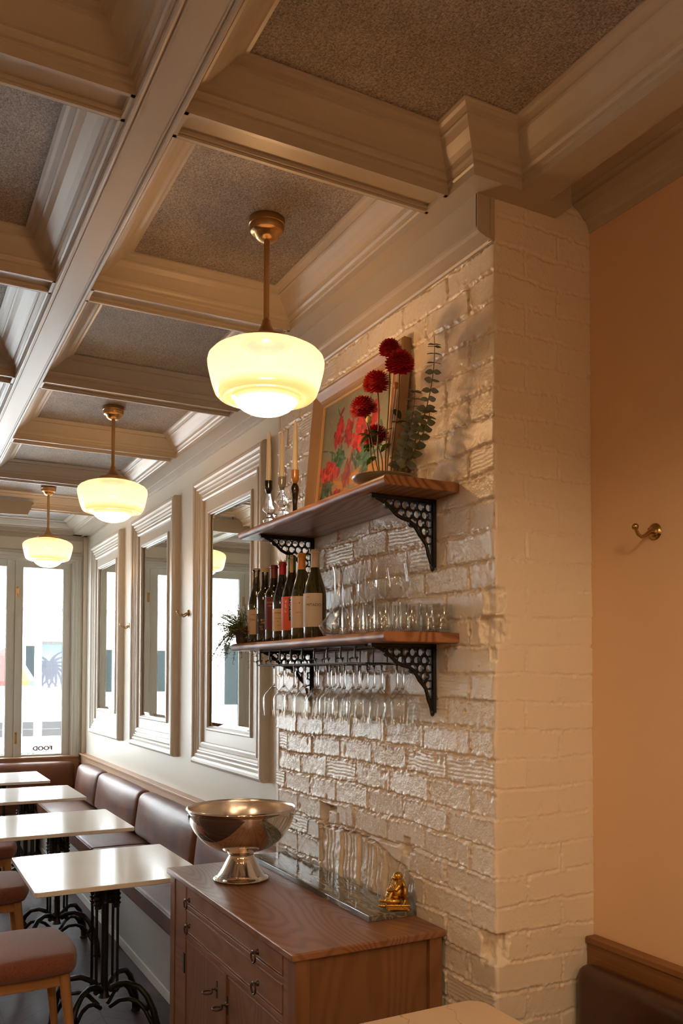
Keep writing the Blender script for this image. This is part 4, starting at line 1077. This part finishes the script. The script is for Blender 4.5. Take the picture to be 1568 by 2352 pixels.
# ================================================================== SIDEBOARD
def sideboard():
    X0, X1, Y0, Y1, ZTOP = .990, 1.492, 2.147, 3.332, .853
    t = thing('sideboard', 'oak sideboard with two drawers over two doors against the brick wall', 'sideboard', (X0, Y0, 0))
    w_, l_ = X1-X0, Y1-Y0
    tp = MB().box(-.004, w_+.004, -.004, l_+.002, ZTOP-.022, ZTOP).build('top', M_OAK_TOP, t, bevel=.004)
    b = MB(); bx = .010
    b.box(bx+.02, w_-.01, .03, l_-.03, .09, ZTOP-.022)                       # carcass
    b.box(bx, bx+.045, .004, .060, 0, ZTOP-.022).box(bx, bx+.045, l_-.062, l_-.006, 0, ZTOP-.022)   # front posts
    b.box(w_-.05, w_-.006, .004, .050, 0, ZTOP-.022).box(w_-.05, w_-.006, l_-.05, l_-.006, 0, ZTOP-.022)
    b.box(bx+.045, w_-.05, .020, .034, .06, ZTOP-.022).box(bx+.045, w_-.05, l_-.034, l_-.020, .06, ZTOP-.022)   # side panels
    b.build('carcass', M_OAK_V, t, bevel=.002)
    yd0, yd1 = .098, l_-.190+.003                                             # opening between the stiles
    yd0, yd1 = 2.243-Y0, 3.143-Y0
    f = MB()
    f.box(bx+.004, bx+.03, .060, yd0, .06, ZTOP-.022).box(bx+.004, bx+.03, yd1, l_-.062, .06, ZTOP-.022)
    f.box(bx+.004, bx+.03, yd0, yd1, .826, ZTOP-.022).box(bx+.004, bx+.03, yd0, yd1, .741, .757).box(bx+.004, bx+.03, yd0, yd1, .628, .648).box(bx+.004, bx+.03, yd0, yd1, .05, .09)
    f.build('face_frame', M_OAK_H, t, bevel=.002)
    def ring_pull(par, y, z, turned=False):
        h = MB()
        h.lathe([(0, .006), (.007, .006), (.009, .003), (.010, 0)], 16, (-.001, y, z), M=Matrix.Rotation(-PI/2, 3, 'Y'))
        h.lathe([(.0025, 0), (.0025, .012), (.005, .014), (.005, .018), (0, .019)], 12, (-.002, y, z), M=Matrix.Rotation(-PI/2, 3, 'Y'))
        if turned: pts = [(-.018-.016*(1-math.cos(a)), y+.016*math.sin(a), z-.006) for a in np.linspace(0, 2*PI, 21)[:-1]]
        else: pts = [(-.016, y+.017*math.sin(a), z-.006-.012+.017*math.cos(a)+.005) for a in np.linspace(0, 2*PI, 25)[:-1]]
        h.tube(pts, .0030, 8, closed=True)
        if turned: h.box(-.003, 0, y-.006, y+.006, z-.030, z+.028)
        h.build('ring_pull', mat('dark_bronze', (.09, .055, .04), .35, .9), par, smooth=50)
    def front(z0, z1, ya, yb_, name, pulls):
        p = MB().box(bx+.006, bx+.028, ya+.003, yb_-.003, z0+.003, z1-.003)
        p.box(bx+.003, bx+.01, ya+.004, yb_-.004, z1-.009, z1-.004).box(bx+.003, bx+.01, ya+.004, yb_-.004, z0+.004, z0+.009)
        p.box(bx+.003, bx+.01, ya+.004, ya+.009, z0+.004, z1-.004).box(bx+.003, bx+.01, yb_-.009, yb_-.004, z0+.004, z1-.004)
        o = p.build(name, M_OAK_H if name == 'drawer' else M_OAK_V, t, bevel=.0015)
        for yp, zp in pulls: ring_pull(o, yp, zp, name == 'door')
        return o
    front(.757, .826, yd0, yd1, 'drawer', [(3.052-Y0, .790), (2.395-Y0, .790)])
    front(.648, .741, yd0, yd1, 'drawer', [(3.046-Y0, .698), (2.393-Y0, .698)])
    ym = 2.694-Y0
    front(.09, .628, ym+.003, yd1, 'door', [(2.752-Y0, .565)])
    front(.09, .628, yd0, ym-.003, 'door', [(2.655-Y0, .545)])
    for z in (.495, .14): MB().box(bx+.0, bx+.006, yd1+.001, yd1+.016, z, z+.072).build('hinge', M_IRON, t)
    return t
sideboard()
# punch bowl
def bowl():
    t = thing('punch_bowl', 'polished steel footed punch bowl on the sideboard', 'bowl', (1.178, 3.020, .853))
    MB().lathe([(.0, .001), (.096, .001), (.102, .003), (.104, .007), (.101, .011), (.094, .013), (.088, .016), (.080, .030), (.070, .046), (.060, .066), (.050, .084), (.046, .093), (.048, .098), (.052, .100), (.050, .104), (.030, .104)], 64).build('pedestal', M_STEEL, t, smooth=50)
    R = .200; o = [(0, .100)]
    for i in range(1, 25):
        a = PI/2*i/24; o.append((R*math.sin(a)**.86, .100+.158*(1-math.cos(a)**1.12)))
    o[-1] = (R, .258)
    MB().lathe(o+[(R+.004, .262), (R+.006, .266), (R+.004, .270), (R, .271)], 96).build('bowl_shell', M_STEEL, t, smooth=60)
    MB().lathe([(R, .271), (R-.003, .268), (R-.003, .258)]+[(r_-.003 if r_ > .01 else 0, z_+.003) for r_, z_ in o[-2::-1]], 96).build('bowl_inside', M_STEEL_IN, t, smooth=60)
bowl()
# marble slab
def marble_mat(name, base, dark, vein, sc=3.0, rough=.08, st=(1, 1, 1), veinw=.05):
    m = bpy.data.materials.new(name); m.use_nodes = True; nt = m.node_tree; N = nt.nodes; L = nt.links
    b = N['Principled BSDF']; b.inputs['Roughness'].default_value = rough
    tc = N.new('ShaderNodeTexCoord'); mp = N.new('ShaderNodeMapping'); mp.inputs['Scale'].default_value = st; L.new(tc.outputs['Object'], mp.inputs[0])
    n = N.new('ShaderNodeTexNoise'); n.inputs['Scale'].default_value = sc; n.inputs['Detail'].default_value = 8; n.inputs['Distortion'].default_value = .8; L.new(mp.outputs[0], n.inputs[0])
    r = N.new('ShaderNodeValToRGB'); r.color_ramp.elements[0].position = .38; r.color_ramp.elements[0].color = (*dark, 1); r.color_ramp.elements[1].position = .62; r.color_ramp.elements[1].color = (*base, 1)
    L.new(n.outputs[0], r.inputs[0])
    n2 = N.new('ShaderNodeTexNoise'); n2.inputs['Scale'].default_value = sc*.8; n2.inputs['Detail'].default_value = 6; n2.inputs['Distortion'].default_value = 1.6
    mp2 = N.new('ShaderNodeMapping'); mp2.inputs['Location'].default_value = (4, 7, 1); mp2.inputs['Scale'].default_value = st; L.new(tc.outputs['Object'], mp2.inputs[0]); L.new(mp2.outputs[0], n2.inputs[0])
    a = N.new('ShaderNodeMath'); a.operation = 'SUBTRACT'; a.inputs[1].default_value = .5; L.new(n2.outputs[0], a.inputs[0])
    ab = N.new('ShaderNodeMath'); ab.operation = 'ABSOLUTE'; L.new(a.outputs[0], ab.inputs[0])
    mr = N.new('ShaderNodeMapRange'); mr.inputs[1].default_value = 0; mr.inputs[2].default_value = veinw; mr.inputs[3].default_value = 1; mr.inputs[4].default_value = 0; L.new(ab.outputs[0], mr.inputs[0])
    mx = N.new('ShaderNodeMix'); mx.data_type = 'RGBA'; L.new(mr.outputs[0], mx.inputs[0]); L.new(r.outputs[0], mx.inputs[6]); mx.inputs[7].default_value = (*vein, 1)
    L.new(mx.outputs[2], b.inputs['Base Color']); return m
slab = MB().box(-.078, .083, -.505, .505, 0, .020).build('marble_slab', marble_mat('green_grey_marble', (.17, .165, .13), (.085, .09, .075), (.30, .25, .18), 6, .07, (2.6, .45, 2.6), .03), None, bevel=.002)
slab.location = (1.408, 2.815, .853); slab.rotation_euler = (0, 0, -.012)
tag(slab, 'long polished green-grey marble slab lying on the sideboard along the wall', 'marble slab')
# laughing buddha figurine
def figurine():
    t = thing('buddha_figurine', 'small golden seated laughing buddha figurine on the marble slab', 'figurine', (1.446, 2.352, .873), math.radians(-28))
    sc = 1.0
    def ball(mb, c, r_, s_=(1, 1, 1), rot=None):
        M_ = rot; mb.sphere(c, r_, 20, 14, s_, M_)
    b = MB()
    # faces -X; y is sideways.  x back to front runs + to -
    ball(b, (.004, 0, .052), .026, (1.0, 1.15, .95))            # belly
    ball(b, (-.008, 0, .048), .019, (1, 1.2, .9))
    ball(b, (.010, 0, .074), .020, (.85, 1.25, .85))            # chest
    ball(b, (.006, .024, .078), .011); ball(b, (.006, -.024, .078), .011)
    ball(b, (.006, 0, .098), .0145, (1, .95, 1.08))             # head
    ball(b, (-.004, 0, .094), .009, (.9, 1.25, .8))             # jaw
    ball(b, (-.009, 0, .0975), .0028); ball(b, (-.0065, .006, .0965), .0045); ball(b, (-.0065, -.006, .0965), .0045)
    ball(b, (.006, .0145, .096), .004, (.6, .5, 1.7)); ball(b, (.006, -.0145, .096), .004, (.6, .5, 1.7))
    ball(b, (-.004, .034, .032), .015, (1.5, 1, .8)); ball(b, (-.010, -.032, .030), .015, (1.6, 1, .8))   # knees
    ball(b, (-.030, .022, .018), .011, (1.6, .9, .7)); ball(b, (-.034, -.018, .012), .010, (1.7, .9, .7))
    b.tube([(.008, .030, .076), (.000, .040, .062), (-.014, .034, .052)], [.009, .0075, .006], 12)
    b.tube([(.008, -.030, .076), (-.002, -.040, .066), (-.018, -.032, .062)], [.009, .0075, .006], 12)
    ball(b, (-.018, .031, .051), .006); ball(b, (-.022, -.030, .063), .006)
    o = b.build('body', M_GOLD, t)
    rm = o.modifiers.new('remesh', 'REMESH'); rm.mode = 'VOXEL'; rm.voxel_size = .0011; rm.use_smooth_shade = True
    sm = o.modifiers.new('smooth', 'SMOOTH'); sm.iterations = 3; sm.factor = .5
    r_ = MB()
    for a in np.linspace(-1.2, 1.2, 9): r_.tube([(.020, a*.020, .084), (.026, a*.026, .060), (.024, a*.032, .030), (.016, a*.036, .014)], .0035, 8)
    for s_ in (-1, 1): r_.tube([(-.002, s_*.012, .086), (-.008, s_*.024, .070), (-.016, s_*.034, .048), (-.024, s_*.036, .026)], [.003, .004, .005, .005], 8)
    r_.build('robe', M_GOLD, t, smooth=60)
    s = MB().box(-.026, .034, -.044, .044, .004, .020).box(-.030, .038, -.048, .048, .016, .022)
    for x in (-.024, .028):
        for y in (-.040, .034): s.box(x, x+.008, y, y+.008, 0, .006)
    for y in (-.03, -.01, .01, .03): s.box(-.029, -.025, y-.007, y+.007, .007, .014)
    s.build('seat', M_GOLD, t, bevel=.0015)
    w_ = MB(); pts = [(.024, -.036+.012*math.cos(a), .056+.018*math.sin(a)) for a in np.linspace(0, 2*PI, 19)[:-1]]
    w_.tube(pts, .004, 8, closed=True); w_.sphere((.026, -.036, .056), .010, 12, 8, (.5, 1, 1.4)); w_.build('sack', M_GOLD, t, smooth=60)
    bd = MB()
    for i in range(11):
        a = PI*(i/10); bd.sphere((-.012-.008*math.sin(a), .022*math.cos(a), .082-.024*math.sin(a)), .0026, 8, 6)
    bd.build('beads', M_GOLD, t, smooth=60)
    for ch in t.children: ch.scale = (1.12, 1.0, 1.02)
figurine()

# ================================================================== TABLES
def pedestal(t, hgt):
    p = MB()
    p.lathe([(.026, .16), (.020, .17), (.0165, .22), (.0165, hgt-.14), (.027, hgt-.135), (.027, hgt-.125), (.022, hgt-.12), (.022, hgt-.09), (.030, hgt-.085), (.030, hgt-.07), (.025, hgt-.06), (.027, hgt-.01), (.06, hgt-.008), (.06, hgt)], 20)
    for k in range(4):
        a = PI/4+k*PI/2; c, s_ = math.cos(a), math.sin(a); X_, Y_ = .058*c, .058*s_
        for q in (.066,):
            p.tube([(q*c, q*s_, .20), (q*c, q*s_, hgt-.09)], .0065, 8)
        p.tube([(X_, Y_, hgt-.15), (X_, Y_, hgt-.01)], .015, 10)
        for z in (hgt-.13, hgt-.11, hgt-.09): p.lathe([(.0, z-.005), (.019, z-.004), (.021, z), (.019, z+.004), (0, z+.005)], 14, (X_, Y_, 0))
        p.tube([(.02*c, .02*s_, .21), (.07*c, .07*s_, .20)], .012, 8); p.tube([(.02*c, .02*s_, hgt-.10), (.07*c, .07*s_, hgt-.10)], .010, 8)
    p.build('column', M_IRON, t, smooth=45)
    for k in range(4):
        a = PI/4+k*PI/2; c, s_ = math.cos(a), math.sin(a)
        l = MB()
        o1 = [(.03, .20), (.07, .225), (.12, .235), (.18, .222), (.22, .185), (.250, .13), (.268, .07), (.272, .012)]
        o2 = [(.03, .12), (.08, .155), (.13, .165), (.175, .155), (.21, .125), (.235, .085), (.25, .06)]
        l.tube([(r_*c, r_*s_, z) for r_, z in o1], [.017, .014, .013, .013, .014, .015, .017, .018], 10)
        l.tube([(r_*c, r_*s_, z) for r_, z in o2], .010, 8)
        l.tube([(.215*c, .215*s_, .13), (.238*c, .238*s_, .160)], .012, 8)
        l.lathe([(0, 0), (.022, 0), (.024, .006), (.018, .016), (0, .018)], 14, (.272*c, .272*s_, 0))
        l.build('foot', M_IRON, t, smooth=50)
def rounded_rect(x0, x1, y0, y1, r_, n=6):
    P = []
    for cx, cy, a0 in ((x1-r_, y1-r_, 0), (x0+r_, y1-r_, PI/2), (x0+r_, y0+r_, PI), (x1-r_, y0+r_, 1.5*PI)):
        for i in range(n+1): a = a0+PI/2*i/n; P.append((cx+r_*math.cos(a), cy+r_*math.sin(a)))
    return P
def table(loc, sx, sy, label, mtop=M_QUARTZ, rad=.014, group='white topped cafe tables'):
    t = thing('cafe_table', label, 'table', loc, 0, group)
    MB().prism(rounded_rect(-sx/2, sx/2, -sy/2, sy/2, rad), 'Z', .729, .75).build('tabletop', mtop, t, smooth=30, bevel=.0025)
    MB().box(-sx/2+.09, sx/2-.09, -sy/2+.09, sy/2-.09, .718, .729).build('support_plate', M_IRON, t)
    pedestal(t, .718)
    return t
TX = .885
tb = table((TX, 3.952, 0), .715, .745, 'white topped cafe table just beyond the sideboard')
dup(tb, (TX+.008, 5.225, 0), 0, 'white topped cafe table second from the sideboard')
dup(tb, (TX+.010, 6.560, 0), 0, 'white topped cafe table third from the sideboard')
dup(tb, (TX-.060, 7.660, 0), 0, 'white topped cafe table closest to the window bench')
M_VEIN = marble_mat('veined_quartz', (.72, .56, .42), (.68, .52, .38), (.40, .27, .18), 2.2, .22, (1, 1, 1), .0035)
table((1.043, 1.520, 0), .745, .725, 'pale veined stone cafe table in front of the sideboard end', M_VEIN, .05, 'near cafe table')

# ================================================================== CHAIRS
def chair(loc, rz, label):
    """faces +X (towards the table)."""
    t = thing('upholstered_chair', label, 'chair', loc, rz, 'terracotta upholstered chairs')
    s = MB().rbox((0, 0, .462), (.235, .245, .040), .036, 6, (0, 0, .016))
    # round the plan a little
    s.v = [(x*(1-.16*(y/.245)**2*(1 if x > 0 else .3)), y*(1-.10*max(0, x/.235)**2), z) for x, y, z in s.v]
    weld(s.build('seat', M_FELT, t, smooth=60))
    for sx, sy, tx, ty in ((.160, .175, .045, .020), (.160, -.175, .045, -.020), (-.185, .170, -.05, .015), (-.185, -.170, -.05, -.015)):
        l = MB().tube([(sx+tx, sy+ty, 0), (sx+tx*.4, sy+ty*.4, .25), (sx, sy, .425)], [.0135, .019, .022], 14)
        l.build('leg', M_CHAIR, t, smooth=50)
    a = MB().box(-.19, .17, .160, .182, .368, .428).box(-.19, .17, -.182, -.160, .368, .428).box(.150, .172, -.17, .17, .368, .428).box(-.198, -.176, -.17, .17, .368, .428)
    a.build('seat_frame', M_CHAIR, t, bevel=.004)
    for sy in (-1, 1):
        MB().tube([(-.190, sy*.170, .40), (-.215, sy*.175, .56), (-.255, sy*.180, .74)], [.018, .016, .013], 12).build('back_post', M_CHAIR, t, smooth=50)
    bk = MB(); P = []
    for i in range(13):
        u = -1+2*i/12; P.append((-.255-.045*(1-u*u), u*.205, .735))
    for i in range(len(P)-1):
        pass
    bk.tube([(p[0], p[1], p[2]+.028) for p in P], .020, 10).tube(P, .020, 10).tube([(p[0], p[1], p[2]-.028) for p in P], .020, 10)
    bk.build('backrest', M_CHAIR, t, smooth=60)
    return t
ch = chair((.478, 3.760, 0), .02, 'terracotta upholstered oak chair at the first table beside the sideboard')
dup(ch, (.462, 4.985, 0), -.02, 'terracotta upholstered oak chair at the second table')
dup(ch, (.545, 6.130, 0), -.03, 'terracotta upholstered oak chair at the third table, only its seat corner seen')

# ================================================================== BANQUETTES
def side_bench():
    t = thing('banquette', 'long brown leather banquette under the wall mirrors', 'banquette', (XM, YB1+.01, 0), 0, 'leather banquettes')
    L_ = YF-YB1-.08
    MB().box(1.250-XM, 0, 0, L_, .0, .352).build('base', M_BENCHBASE, t)
    MB().box(1.242-XM, 1.252-XM, 0, L_-.5, 0, .052).build('kickboard', M_BASEB, t, bevel=.002)
    seats = [(0, 2.405), (2.415, 4.02), (4.03, L_-.0)]
    for a, b in seats:
        q = MB().rbox(((1.212-XM)/2-.03, (a+b)/2, .405), ((XM-1.212)/2-.03, (b-a)/2-.002, .053), .020, 8, (0, 0, .010))
        c = weld(q.build('seat_cushion', M_LEATHER, t, smooth=60))
        MB().tube([(1.2135-XM, a+.01, .446), (1.2135-XM, b-.01, .446)], .0042, 8).build('piping', M_LEATHER, c, smooth=60)
    cu = [(0, 1.325), (1.335, 2.64), (2.65, 3.975), (3.985, L_-.33)]
    for a, b in cu:
        q = MB().rbox((-.100, (a+b)/2, .630), (.062, (b-a)/2-.004, .150), .050, 8, (.030, 0, .006))
        q.v = [(x-(.13*(.63-z) if True else 0), y, z) for x, y, z in q.v]
        weld(q.build('back_cushion', M_LEATHER, t, smooth=60))
    r = MB()
    r.box(-.050, 0, 0, L_+.06, .50, .826)
    r.build('back_board', M_RAIL, t)
    rc = MB().box(-.062, 0, 0, L_+.08, .826, .843).build('top_rail', M_RAIL, t, bevel=.003)
    return t
side_bench()
def end_bench():
    t = thing('banquette', 'brown leather banquette along the foot of the street windows', 'banquette', (1.66, YF, 0), 0, 'leather banquettes')
    X0 = -3.0
    MB().box(X0, -.45, -.46, 0, 0, .352).build('base', M_BENCHBASE, t)
    for a, b in ((-1.75, -.46), (-3.0, -1.76)):
        weld(MB().rbox(((a+b)/2, -.245, .405), ((b-a)/2, .235, .053), .02, 8, (0, 0, .01)).build('seat_cushion', M_LEATHER, t, smooth=60))
    for a, b in ((-1.38, -.055), (-2.9, -1.39)):
        weld(MB().rbox(((a+b)/2, -.120, .630), ((b-a)/2, .060, .145), .050, 8, (0, .02, .006)).build('back_cushion', M_LEATHER, t, smooth=60))
    MB().box(X0, .0, -.062, -.001, .50, .805).build('back_board', M_RAIL_X, t)
    MB().box(X0, .004, -.078, -.001, .805, .822).build('top_rail', M_RAIL_X, t, bevel=.003)
end_bench()
def near_bench():
    t = thing('banquette', 'dark leather banquette with an oak top rail under the tan wall', 'banquette', (XC, YB0-.004, 0), 0, 'leather banquettes')
    L_ = 2.6
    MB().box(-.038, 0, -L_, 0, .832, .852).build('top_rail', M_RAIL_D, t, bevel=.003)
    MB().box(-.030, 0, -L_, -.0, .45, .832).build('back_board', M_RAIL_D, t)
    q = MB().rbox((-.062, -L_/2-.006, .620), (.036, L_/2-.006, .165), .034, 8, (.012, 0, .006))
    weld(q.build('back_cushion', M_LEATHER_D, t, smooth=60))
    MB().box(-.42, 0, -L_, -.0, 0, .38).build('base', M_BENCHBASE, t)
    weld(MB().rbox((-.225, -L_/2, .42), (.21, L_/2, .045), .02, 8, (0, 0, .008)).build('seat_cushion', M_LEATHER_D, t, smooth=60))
near_bench()

# grey cut-out board hanging under the far beams
sg = thing('hanging_board', 'grey scroll edged board hanging under the far ceiling beams', 'hanging board', (.5, 7.30, ZS))
out = [(-.62, .055), (.44, .047), (.50, .044), (.517, .040), (.522, .028), (.508, .012), (.500, -.004), (.505, -.020), (.494, -.030), (.482, -.052), (.478, -.068), (.30, -.074), (-.62, -.080)]
MB().prism(out, 'Y', -.012, .012).build('board', mat('grey_board', (.30, .275, .25), .6), sg)
MB().tube([(.2, 0, .0), (.2, 0, .11)], .004, 8).tube([(-.4, 0, .0), (-.4, 0, .11)], .004, 8).build('hanger', M_IRON, sg)
sg.location = (.5, 7.285, ZS+.0)

# ================================================================== THE STREET
def flat(name, c, rough=.8): return mat(name, c, rough)
struct(MB().box(-40, 40, YF+.15, 60, -.35, -.25).build('street_ground', flat('street_paving', (.55, .54, .52))))
struct(MB().box(-40, 40, YF+.20, YF+2.2, -.30, -.15).build('pavement', flat('pavement_stone', (.72, .71, .69))))
YS = 19.0
bl_ = thing('street_building', 'bright white building with shop windows across the street', 'building', (0, YS, 0))
MB().box(-26, 14, 0, 4, -.3, 7.5).build('wall', flat('white_render', (.84, .84, .82)), bl_)
MB().box(-26, 14, -.16, 0, 2.955, 3.015).build('ledge', flat('ledge_grey', (.09, .08, .07)), bl_)
MB().box(-26, 14, -.6, 4, 7.5, 7.7).build('roof', flat('roof_grey', (.5, .5, .5)), bl_)
M_SHOPGLASS = mat('shop_glass', (.008, .011, .011), .3, spec=.1)
M_SHOPFR = flat('shop_frame_white', (.8, .8, .78))
for x0, x1, z0, z1 in ((2.30, 2.715, 1.50, 2.21), (-.9, .9, 1.22, 2.15), (-3.1, -1.15, 1.22, 2.15), (-6.0, -3.5, .9, 2.3), (4.2, 6.0, 1.1, 2.2)):
    f = MB().box(x0-.07, x1+.07, -.05, 0, z0-.07, z1+.07).build('shop_window', M_SHOPFR, bl_)
    g = MB().box(x0, x1, -.056, -.05, z0, z1)
    g.build('pane', M_SHOPGLASS, f)
    MB().box((x0+x1)/2-.03, (x0+x1)/2+.03, -.07, -.05, z0, z1).build('mullion', M_SHOPFR, f)
for x0, x1 in ((2.50, 2.716), (2.888, 3.50), (1.2, 2.25)):
    f = MB().box(x0, x1, -.03, 0, .30, .605).build('low_window', flat('low_window_dark', (.015, .013, .012)), bl_)
    MB().box(x0, x1, -.034, -.03, .44, .46).build('glazing_bar', flat('bar_grey', (.04, .038, .035)), f)
# palm mural
def palm_canvas(nx_, nz_):
    X, Zc = np.meshgrid(np.linspace(0, 1, nx_), np.linspace(0, 1, nz_))
    top, mid, bot = np.array((.010, .040, .062)), np.array((.055, .070, .105)), np.array((.062, .036, .082))
    t_ = Zc[..., None]
    img = np.where(t_ > .5, mid+(top-mid)*(t_-.5)*2, bot+(mid-bot)*t_*2)
    img = np.array(img)
    def frond(cx, cz, ang, L_, w_, c):
        n = 26
        for i in range(n):
            s_ = i/n; a = ang-.7*s_*np.sign(math.cos(ang)); px = cx+L_*s_*math.cos(a); pz = cz+L_*s_*math.sin(a)
            k = (((X-px)/(w_*(1-s_*.75)))**2+((Zc-pz)/(w_*.7*(1-s_*.75)))**2) < 1
            img[k] = c
    for a in np.linspace(-1.35, 4.4, 17): frond(.18, .47, a, .44, .055, (.006, .007, .012))
    for a in np.linspace(.2, 2.9, 8): frond(.66, -.02, a, .26, .03, (.010, .012, .017))
    img[Zc > .93] = (.02, .018, .016)
    return img
me = painted_grid('palm_mural', .95, 1.03, 150, 160, palm_canvas, .7)
mu = thing('palm_mural', 'painted panel of dark palm fronds on a blue and violet sky across the street', 'mural', (2.86, YS-.03, 1.28))
mo = bpy.data.objects.new('painted_face', me); COL.objects.link(mo); mo.parent = mu; mo.rotation_euler = (0, 0, -PI/2); mo.location = (0, -.031, 0)
mo.rotation_euler = (0, 0, -PI/2)
for v in mo.data.vertices: v.co.y = -v.co.y
mo.rotation_euler = (0, 0, PI/2)
MB().box(-.02, .97, -.03, .02, -.02, 1.05).build('backing', M_SHOPFR, mu)
# patio parasol, striped in warm colours
pu = thing('patio_umbrella', 'orange and red patio umbrella standing across the street', 'umbrella', (1.80, 16.0, -.25), 0)
MB().tube([(0, 0, 0), (0, 0, 2.30)], .02, 10).build('pole', M_SHOPFR, pu)
cols = [flat('parasol_orange', (.20, .075, .006)), flat('parasol_red', (.14, .012, .008)), flat('parasol_white', (.75, .72, .68)), flat('parasol_orange', (.20, .075, .006)), flat('parasol_black', (.012, .01, .01)), flat('parasol_red', (.14, .012, .008)), flat('parasol_orange', (.20, .075, .006)), flat('parasol_blue', (.03, .10, .14))]
for i in range(8):
    MB().lathe([(.0, 2.33), (.25, 2.18), (.52, 1.74), (.51, 1.66)], 3, a0=i*PI/4, a1=(i+1)*PI/4).build('panel', cols[i], pu)
# planter bench in front of the shop
for x, lb in ((1.75, 'white planter box under the patio umbrella'), (.2, 'white planter box left of the patio umbrella')):
    q = thing('planter', lb, 'planter', (x, 15.2, -.25), 0, 'planters across the street')
    MB().box(-.5, .5, -.15, .15, 0, .45).build('box', M_SHOPFR, q)
    f = MB(); R_ = random.Random(int(x*10))
    for i in range(240): leaf(f, (R_.uniform(-.47, .47), R_.uniform(-.12, .12), .45), (R_.uniform(-1, 1), R_.uniform(-1, 1), 1.2), (0, 0, 1), R_.uniform(.06, .13), .02, .2, 2)
    f.build('foliage', flat('planter_leaf', (.02, .04, .01)), q)['kind'] = 'stuff'
